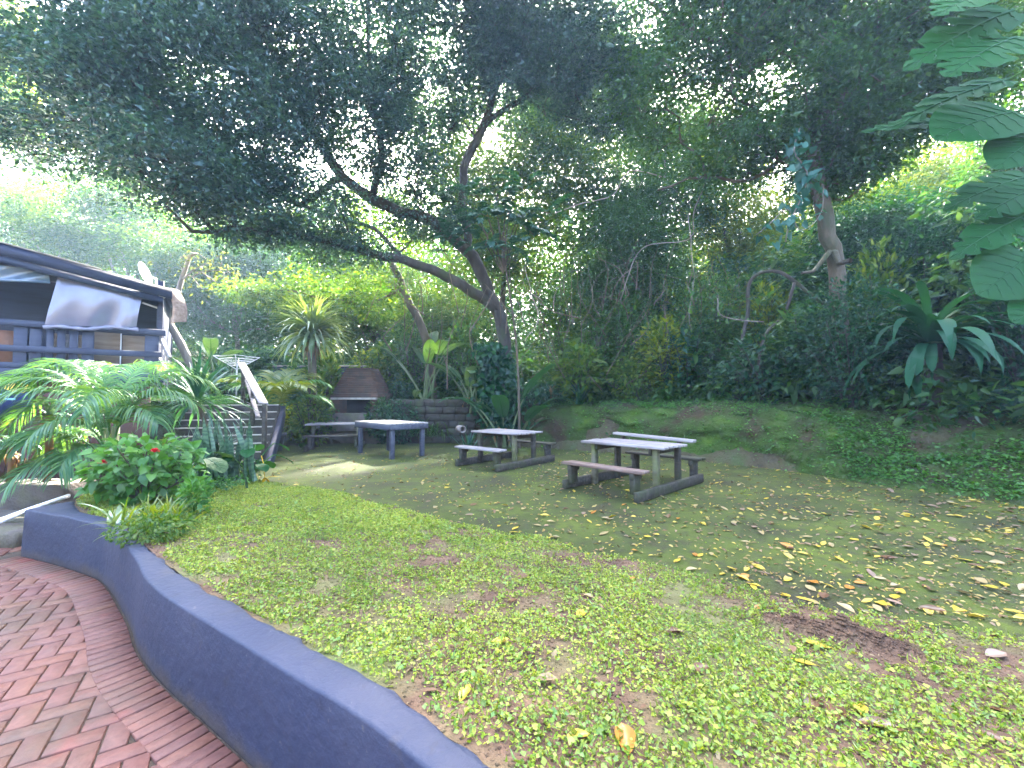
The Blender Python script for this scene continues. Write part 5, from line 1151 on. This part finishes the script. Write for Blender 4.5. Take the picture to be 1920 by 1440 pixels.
# ---- blue-green feathery sapling in front of the dark trunk
g = np.random.default_rng(137); bp = rootpt(975, 12.9); bp = np.array([bp[0], bp[1], bp[2]])
t, _ = pthing('feathery_sapling', 'blue-green feathery-leaved sapling in front of the dark spreading tree trunk', 'sapling', bp); ms = MB(); m = MB()
top = at(935, 420, 12.2) - bp; tube(ms, catmull([(0, 0, 0), top * .5 + [.2, 0, 0], top], .3), np.linspace(.05, .025, len(catmull([(0, 0, 0), top * .5 + [.2, 0, 0], top], .3))), 6)
for (px, py, d, k) in ((835, 378, 12, 3), (880, 365, 12, 4), (890, 410, 11.8, 5), (930, 400, 11.8, 5), (960, 380, 11.8, 4), (960, 410, 11.7, 5), (1000, 440, 11.8, 4), (860, 440, 12, 4), (910, 460, 11.9, 4), (840, 465, 12, 3), (1030, 400, 12, 3), (950, 470, 12, 4), (980, 350, 12, 3)):
    e = at(px, py, d) - bp; tube(ms, catmull([top * .8, (top + e) / 2 + [0, 0, .15], e], .2), .014, 5, cap=False)
    for q in range(k * 2):
        R = np.random.default_rng(300 + q + px); frond(m, e + g.normal(0, .1, 3), g.uniform(2.4, 7.0), math.radians(g.uniform(0, 40)), g.uniform(.55, .9), g.uniform(.7, 1.3), leaflet=.17, nl=12, wid=.05, hang=.3, start=.1, vee=.05)
R = np.random.default_rng(10); put(ms, 'trunk', B_brown, t, True); put(m, 'crown', L_teal, t)

# ---- the big-leaved climber at the top right
def climber(label, spots, seed, path, mat=L_monst):
    g = np.random.default_rng(seed); P = catmull(px3(path), .15); q = P[0]; t, _ = pthing('big_leaved_climber', label, 'climbing plant', q); m = MB(); tube(m, P - q, .035, 7); put(m, 'stem', B_dark, t, True); ms = MB()
    for (px, py, d, px2, py2, sc, lobed) in spots:
        b = at(px, py, d); e = at(px2, py2, d - .15); D = e - b; L = np.linalg.norm(D); j = np.linalg.norm(P - b, axis=1).argmin(); tube(ms, catmull([P[j] - q, (P[j] + b) / 2 - q + [0, 0, .06], b - q], .1), .012, 5, cap=False)
        m = MB(); up = norm(np.array([g.normal(0, .15), -.75, .6])); blade(m, b - q, D, up, L, (lambda x, s=sc: HEARTP(x) * s), .45, .1, n=30, m=6, ripple=.006, notch=(lambda x: .45 if (x * 7) % 1 < .16 and .12 < x < .9 else 1) if lobed else None, rib=(mr := MB())); rib_on(mr, put(m, 'leaf', mat, t, True))
    put(ms, 'stalks', L_palm, t, True)
climber('big-leaved climber with split shiny leaves high at the right edge', [(1905, 70, 4.6, 1790, 105, 1.0, True), (1900, 20, 4.8, 1720, 80, .55, True), (1880, -20, 4.7, 1770, -10, 1, True), (1935, 110, 4.5, 1990, 60, 1, True), (1890, 150, 5.2, 1690, 190, .35, True), (1905, 210, 4.8, 1775, 225, 1.1, False), (1820, 240, 5.4, 1640, 200, .3, True), (1960, 250, 4.6, 1880, 290, 1, False)], 140,
        [(2040, 760, 5.6), (2010, 600, 5.4), (1985, 400, 5.2), (1970, 250, 5.0), (1960, 100, 4.9), (1950, -60, 4.9)])
climber('lower big-leaved climber with long pleated leaves and one bright round leaf at the right edge', [(1940, 395, 5.0, 1800, 455, .5, True), (1930, 478, 5.0, 1858, 540, 1.1, False), (1950, 350, 5, 1850, 385, .7, True), (1975, 560, 4.9, 1915, 590, .9, False), (1935, 330, 5.2, 1790, 360, .5, True)], 141,
        [(2080, 780, 5.4), (2040, 640, 5.2), (2000, 500, 5.1), (1985, 380, 5.1)])
c = at(945, 690, 13.7); c[2] = h1(c[0], c[1]); g = np.random.default_rng(142); t, _ = pthing('climbing_ivy', 'dark climbing leaves wrapped round the trunk of the large spreading tree', 'climbing plant', c); m = MB(); P = np.zeros((2600, 3)); tt_ = g.random(2600) ** .8; P[:, 2] = tt_ * 2.9; P[:, 0] = -.45 * tt_ ** 2 + g.normal(0, .34, 2600) * (1.15 - .5 * tt_); P[:, 1] = g.normal(-.1, .3, 2600)
D = g.normal(0, 1, P.shape); D[:, 2] -= .9; leaves(m, P, D, g.normal(0, .5, P.shape) + [0, -.8, .5], .17 * g.uniform(.6, 1.3, 2600), .12, HEART); put(m, 'foliage', L_deep, t); m = MB()
for k in range(5): tube(m, catmull([(g.normal(0, .25), -.2, 0), (g.normal(0, .2) - .1, -.3, 1.3), (-.45 + g.normal(0, .15), -.25, 2.8)], .2), .02, 5)
put(m, 'stems', B_dark, t)
# shrubs on the right slope
def shrub(label, px, py, dep, r, h, n, L, mat, seed, cat='shrub', nm='bank_shrub', tpl=OVAL):
    p = at(px, py, dep); z = max(.0, h1(p[0], p[1])) - .05; g = np.random.default_rng(seed); t, _ = pthing(nm, label, cat, (p[0], p[1], z), 'shrubs on the wooded bank'); m = MB(); P = clump_leaves(m, n, r, h, L, L * .5, g, tpl, .5); put(m, 'foliage', mat, t); m = MB(); stems(m, P, g, 30, .012); put(m, 'stems', B_dark, t)
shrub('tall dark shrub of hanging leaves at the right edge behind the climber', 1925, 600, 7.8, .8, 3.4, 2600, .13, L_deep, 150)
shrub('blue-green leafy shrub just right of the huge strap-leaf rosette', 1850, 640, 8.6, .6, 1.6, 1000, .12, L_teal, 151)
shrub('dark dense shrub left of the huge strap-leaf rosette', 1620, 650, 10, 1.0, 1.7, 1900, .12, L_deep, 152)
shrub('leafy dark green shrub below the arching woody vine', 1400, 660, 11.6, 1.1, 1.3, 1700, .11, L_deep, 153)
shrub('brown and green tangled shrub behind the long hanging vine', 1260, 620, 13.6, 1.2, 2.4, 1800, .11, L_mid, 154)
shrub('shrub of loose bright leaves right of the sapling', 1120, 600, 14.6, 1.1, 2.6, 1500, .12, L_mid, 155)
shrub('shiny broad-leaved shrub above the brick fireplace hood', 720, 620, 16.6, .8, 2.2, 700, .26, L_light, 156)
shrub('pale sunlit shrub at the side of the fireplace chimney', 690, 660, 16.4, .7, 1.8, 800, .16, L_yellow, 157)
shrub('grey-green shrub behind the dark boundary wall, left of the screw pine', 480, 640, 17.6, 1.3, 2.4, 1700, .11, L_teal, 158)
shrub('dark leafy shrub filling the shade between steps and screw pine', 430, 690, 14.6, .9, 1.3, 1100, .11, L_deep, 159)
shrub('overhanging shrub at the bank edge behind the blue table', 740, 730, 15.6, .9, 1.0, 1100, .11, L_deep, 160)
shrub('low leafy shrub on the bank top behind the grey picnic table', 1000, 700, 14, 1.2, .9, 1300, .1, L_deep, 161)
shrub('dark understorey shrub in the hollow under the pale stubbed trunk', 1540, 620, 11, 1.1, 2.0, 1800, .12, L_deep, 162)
shrub('bright weedy shrub on the bank top between the steps and the leaning trunk', 330, 720, 10.9, .3, .7, 260, .1, L_yellow, 163)

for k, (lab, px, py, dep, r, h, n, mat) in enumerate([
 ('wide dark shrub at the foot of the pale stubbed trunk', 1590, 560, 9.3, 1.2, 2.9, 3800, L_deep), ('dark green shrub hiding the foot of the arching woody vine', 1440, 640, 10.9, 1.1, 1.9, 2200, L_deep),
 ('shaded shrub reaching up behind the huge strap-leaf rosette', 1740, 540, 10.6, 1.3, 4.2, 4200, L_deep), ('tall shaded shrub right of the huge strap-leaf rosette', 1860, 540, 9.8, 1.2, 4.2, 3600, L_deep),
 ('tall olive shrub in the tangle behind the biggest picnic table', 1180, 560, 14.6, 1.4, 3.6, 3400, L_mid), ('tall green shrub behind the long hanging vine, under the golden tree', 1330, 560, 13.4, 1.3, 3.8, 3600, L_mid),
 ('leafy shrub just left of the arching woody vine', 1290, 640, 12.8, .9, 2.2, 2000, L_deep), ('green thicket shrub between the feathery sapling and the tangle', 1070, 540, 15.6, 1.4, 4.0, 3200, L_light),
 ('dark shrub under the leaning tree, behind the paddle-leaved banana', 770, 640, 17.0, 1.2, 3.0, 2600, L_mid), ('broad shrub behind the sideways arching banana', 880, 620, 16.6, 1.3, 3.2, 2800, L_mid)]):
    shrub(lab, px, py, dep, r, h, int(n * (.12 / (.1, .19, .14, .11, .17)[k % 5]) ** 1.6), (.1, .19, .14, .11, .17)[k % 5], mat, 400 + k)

for k, (lab, px, py, dep, r, h, n, mat, L) in enumerate([
 ('low dark plants spilling over the front of the low dark stone wall', 742, 780, 14.25, .95, 1.5, 2400, L_deep, .11), ('leafy plants crowding the right side of the brick fireplace', 712, 760, 14.35, .45, 1.6, 900, L_mid, .14),
 ('bright broad-leaved shrub crowding the left side of the brick fireplace', 618, 740, 14.7, .45, 1.9, 700, L_light, .18),
 ('bright green shrub crowding the trunk of the screw pine', 585, 720, 13.3, .6, 1.9, 900, L_light, .14), ('bright yellow-green shrub hiding the lower garden steps beside the potted palm', 468, 800, 10.6, .3, 1.0, 330, L_light, .12),
 ('yellow-green lit shrub in the tangle above the mossy cut face', 1240, 600, 13.0, .8, 2.6, 1100, L_yellow, .17), ('golden leafy shrub right behind the arching woody vine', 1440, 560, 12.6, .8, 3.2, 1200, L_yellow, .17),
 ('fresh green broad-leaved shrub right of the dark banana clump', 1085, 640, 13.6, .8, 2.0, 900, L_light, .2), ('fresh green shrub under the looping thin vine', 1190, 660, 13.2, .9, 1.5, 1300, L_light, .13),
 ('mid green large-leaved shrub left of the pale stubbed trunk', 1500, 590, 10.4, .7, 2.4, 700, L_mid, .24), ('light green climber-covered shrub right of the pale stubbed trunk', 1640, 470, 10.6, .8, 3.9, 1500, L_light, .16)]):
    shrub(lab, px, py, dep, r, h, n, L, mat, 430 + k, tpl=HEART if L > .15 else OVAL)

# ================================================================ fallen leaves
M_fl = [leafmat('fallen_yellow', [(.42, .26, .02), (.5, .36, .05)], .15, tcol=(1, 1, 1), gloss=.05), leafmat('fallen_buff', [(.25, .17, .08), (.33, .24, .11)], .15, tcol=(1, 1, 1), gloss=.05), leafmat('fallen_brown', [(.1, .045, .024), (.14, .068, .034)], .1, tcol=(1, 1, 1), gloss=.05), leafmat('fallen_pinkish', [(.2, .12, .085), (.24, .15, .105)], .1, tcol=(1, 1, 1), gloss=.05), leafmat('fallen_orange', [(.42, .14, .025), (.4, .18, .03)], .15, tcol=(1, 1, 1), gloss=.05)]
protos = {}
g = np.random.default_rng(170)
for mi in range(5):
    for v in range(3):
        m = MB(); cu = (.25, .7, 1.2)[v]; n, mm = 7, 3; t_ = np.linspace(0, 1, n + 1); y = np.linspace(-1, 1, 2 * mm + 1); V = []
        for tt in t_:
            w = .27 * math.sin(math.pi * min(1, .02 + .98 * tt)) ** .8
            for yy in y: V.append((tt - .5, yy * w, .10 * cu * (tt - .5) ** 2 * 2 + .16 * cu * (yy * w / .27) ** 2 + .01 * g.normal() * cu))
        V = np.array(V); V[:, 2] -= V[:, 2].min(); m.add(V, grid_faces(n + 1, 2 * mm + 1)); tube(m, [(-.5, 0, .03), (-.68, .03, .02)], .012, 4)
        me = m.build('fallen_leaf', M_fl[mi], smooth=True); protos[mi, v] = me.data; bpy.data.objects.remove(me)
def leaf_at(p, size, mi, v, rz, tilt, label, group=None):
    o = bpy.data.objects.new('fallen_leaf', protos[mi, v]); C.objects.link(o); o.location = Vector(p); o.scale = (size,) * 3; o.rotation_euler = (tilt[0], tilt[1], rz); return tag(o, label, 'leaf', group)
def lawn_pt(px, py):
    z = .2
    for _ in range(6):
        p = onz(px, py, z); d = np.hypot(LAWN[..., 0] - p[0], LAWN[..., 1] - p[1]); ij = np.unravel_index(d.argmin(), d.shape); z = LAWN[ij][2]
    return np.array([p[0], p[1], z + .012])
special = [(1090, 1155, .09, 0, 1, 1.0, 'bright yellow curled leaf alone at the middle of the lawn'), (1532, 1212, .1, 0, 0, 2.4, 'long bright yellow leaf on the heap of bare earth'), (1505, 1245, .09, 0, 0, 2.5, 'clear yellow leaf on the lawn just below the heap of earth'), (1172, 1393, .11, 4, 2, 1.5, 'orange-yellow curled leaf standing at the near edge of the lawn'),
  (1525, 1322, .1, 2, 1, .6, 'reddish brown leaf beside a second brown leaf on the near lawn'), (1570, 1346, .1, 2, 2, 1.2, 'dark reddish brown leaf, nearer of the two brown leaves'), (1615, 1334, .075, 0, 0, .9, 'round dull yellow leaf right of the two brown leaves'), (938, 1205, .075, 0, 0, .2, 'pale yellow leaf flat on the lawn left of the middle'), (872, 1305, .075, 0, 1, 1.2, 'dull yellow leaf near the inner edge of the blue wall'),
  (1103, 1121, .07, 1, 1, 2.4, 'buff leaf a little above the bright yellow curled leaf'), (963, 1130, .07, 2, 1, .9, 'small tan leaf on the middle of the lawn'), (1085, 1387, .07, 0, 1, .1, 'small yellow leaf on the near lawn left of the orange one'), (1421, 1143, .06, 4, 1, .6, 'orange leaf on the lawn edge above the heap'), (1185, 1086, .06, 4, 0, .8, 'small orange leaf near the far edge of the lawn'), (1650, 1368, .12, 2, 1, 2.7, 'long red-brown leaf on the near lawn'),
  (1868, 1232, .1, 3, 1, .1, 'purplish grey leaf near the end of the mossy paving'), (1888, 1398, .1, 2, 1, 2.2, 'brown leaf at the near corner of the lawn'), (1890, 1340, .12, 2, 0, 2.6, 'broad reddish leaf at the lawn corner by the edge'), (1265, 1190, .09, 2, 2, .1, 'dark purplish leaf in the clover right of the bright yellow one'), (1312, 1258, .08, 2, 1, .3, 'brown leaf lying in the middle of the clover'),
  (1292, 1078, .085, 0, 0, .2, 'big pale yellow leaf on the paving edge'), (1355, 1077, .06, 0, 1, .5, 'bright yellow leaf beside the big pale one on the paving edge'), (1510, 1127, .1, 0, 0, 2.9, 'large pale yellow leaf where the paving meets the lawn'), (1585, 1143, .1, 1, 1, 1.8, 'buff and yellow leaf tipped up at the lawn edge'), (1748, 1146, .11, 2, 1, 2.5, 'brown-edged leaf on the paving near the lawn'), (1800, 1148, .11, 0, 2, .4, 'half yellow, half brown leaf curled up on the paving')]
g = np.random.default_rng(171)
for px, py, s, mi, v, rz, lab in special:
    p = lawn_pt(px, py) if py > 1120 or px < 1250 else np.array([*onz(px, py, .01)[:2], .012]); leaf_at(p, s * 1.2, mi, v, rz, g.normal(0, .12, 2), lab)
kinds = ['yellow', 'buff', 'brown', 'pinkish', 'orange']
cnt = 0; k = 0; 
while cnt < 295 and k < 20000:
    k += 1; px = 1920 * g.random() ** .6 + 40; py = 880 + 290 * g.random() ** 1.25; p = onz(px, py, .005)
    if bank_dist(p[0], p[1])[0] > -.02: continue
    j = np.hypot(le[:, 0] - p[0], le[:, 1] - p[1]).argmin(); sd_ = (p[:2] - le[j]) @ np.array([.55, .83])
    if sd_ < .03 or (px < 900 and g.random() < .6): continue
    mi = int(g.choice(5, p=[.32, .36, .12, .14, .06])); far = p[1] > 5
    ct = ('%s fallen leaf on the %s mossy paving' % (kinds[mi], 'farther stretch of the' if far else 'near stretch of the')).replace('the mossy', 'mossy') if False else '%s fallen leaf lying on the %s mossy paving' % (kinds[mi], 'far' if far else 'near')
    leaf_at((p[0], p[1], .016), g.uniform(.075, .13), mi, int(g.choice(3, p=[.45, .4, .15])), g.uniform(0, 6.28), g.normal(0, .18, 2), ct, 'fallen leaves on the mossy paving'); cnt += 1
# crumbs of litter too small to tell apart
m = MB(); n = 5600; px = 1920 * g.random(n) ** .6 + 20; py = 850 + 320 * g.random(n) ** 1.3; Q = np.array([onz(a, b, .01) for a, b in zip(px, py)]); bd = bank_dist(Q[:, 0], Q[:, 1])
jn = np.array([np.hypot(le[::3, 0] - p[0], le[::3, 1] - p[1]).argmin() for p in Q]) * 3; sd_ = ((Q[:, :2] - le[jn]) * np.array([.55, .83])).sum(1); ok = (bd < .15) & (sd_ > .02) & (Q[:, 1] < 14); Q = Q[ok][:, :]; n = len(Q); Q[:, 2] = .016
D = g.normal(0, 1, (n, 3)); D[:, 2] *= .15; s_ = g.uniform(.02, .07, n) * np.clip(Q[:, 1] / 5, .7, 1.4); leaves(m, Q, D, g.normal(0, .25, (n, 3)) + [0, 0, 1], s_, s_ * .5, OVAL); tag(m.build('leaf_litter', leafmat('litter_bits', [(.2, .12, .06), (.33, .24, .1), (.42, .3, .06), (.16, .09, .05), (.3, .2, .13)], .1, tcol=(1, 1, 1), gloss=.03)), kind='stuff')
# brown litter in the lawn
m = MB(); P, tt, ss = on_lawn(3500, g); P = P[P[:, 1] > .3]; P[:, 2] += .012; D = g.normal(0, 1, P.shape); D[:, 2] *= .2; s_ = .014 * np.exp(g.normal(0, .6, len(P))); leaves(m, P, D, g.normal(0, .3, P.shape) + [0, 0, 1], s_, s_ * .5, OVAL); tag(m.build('lawn_litter', leafmat('dry_crumbs', [(.12, .06, .035), (.2, .12, .07), (.3, .22, .12), (.1, .05, .035)], .1, tcol=(1, 1, 1), gloss=.02)), kind='stuff')
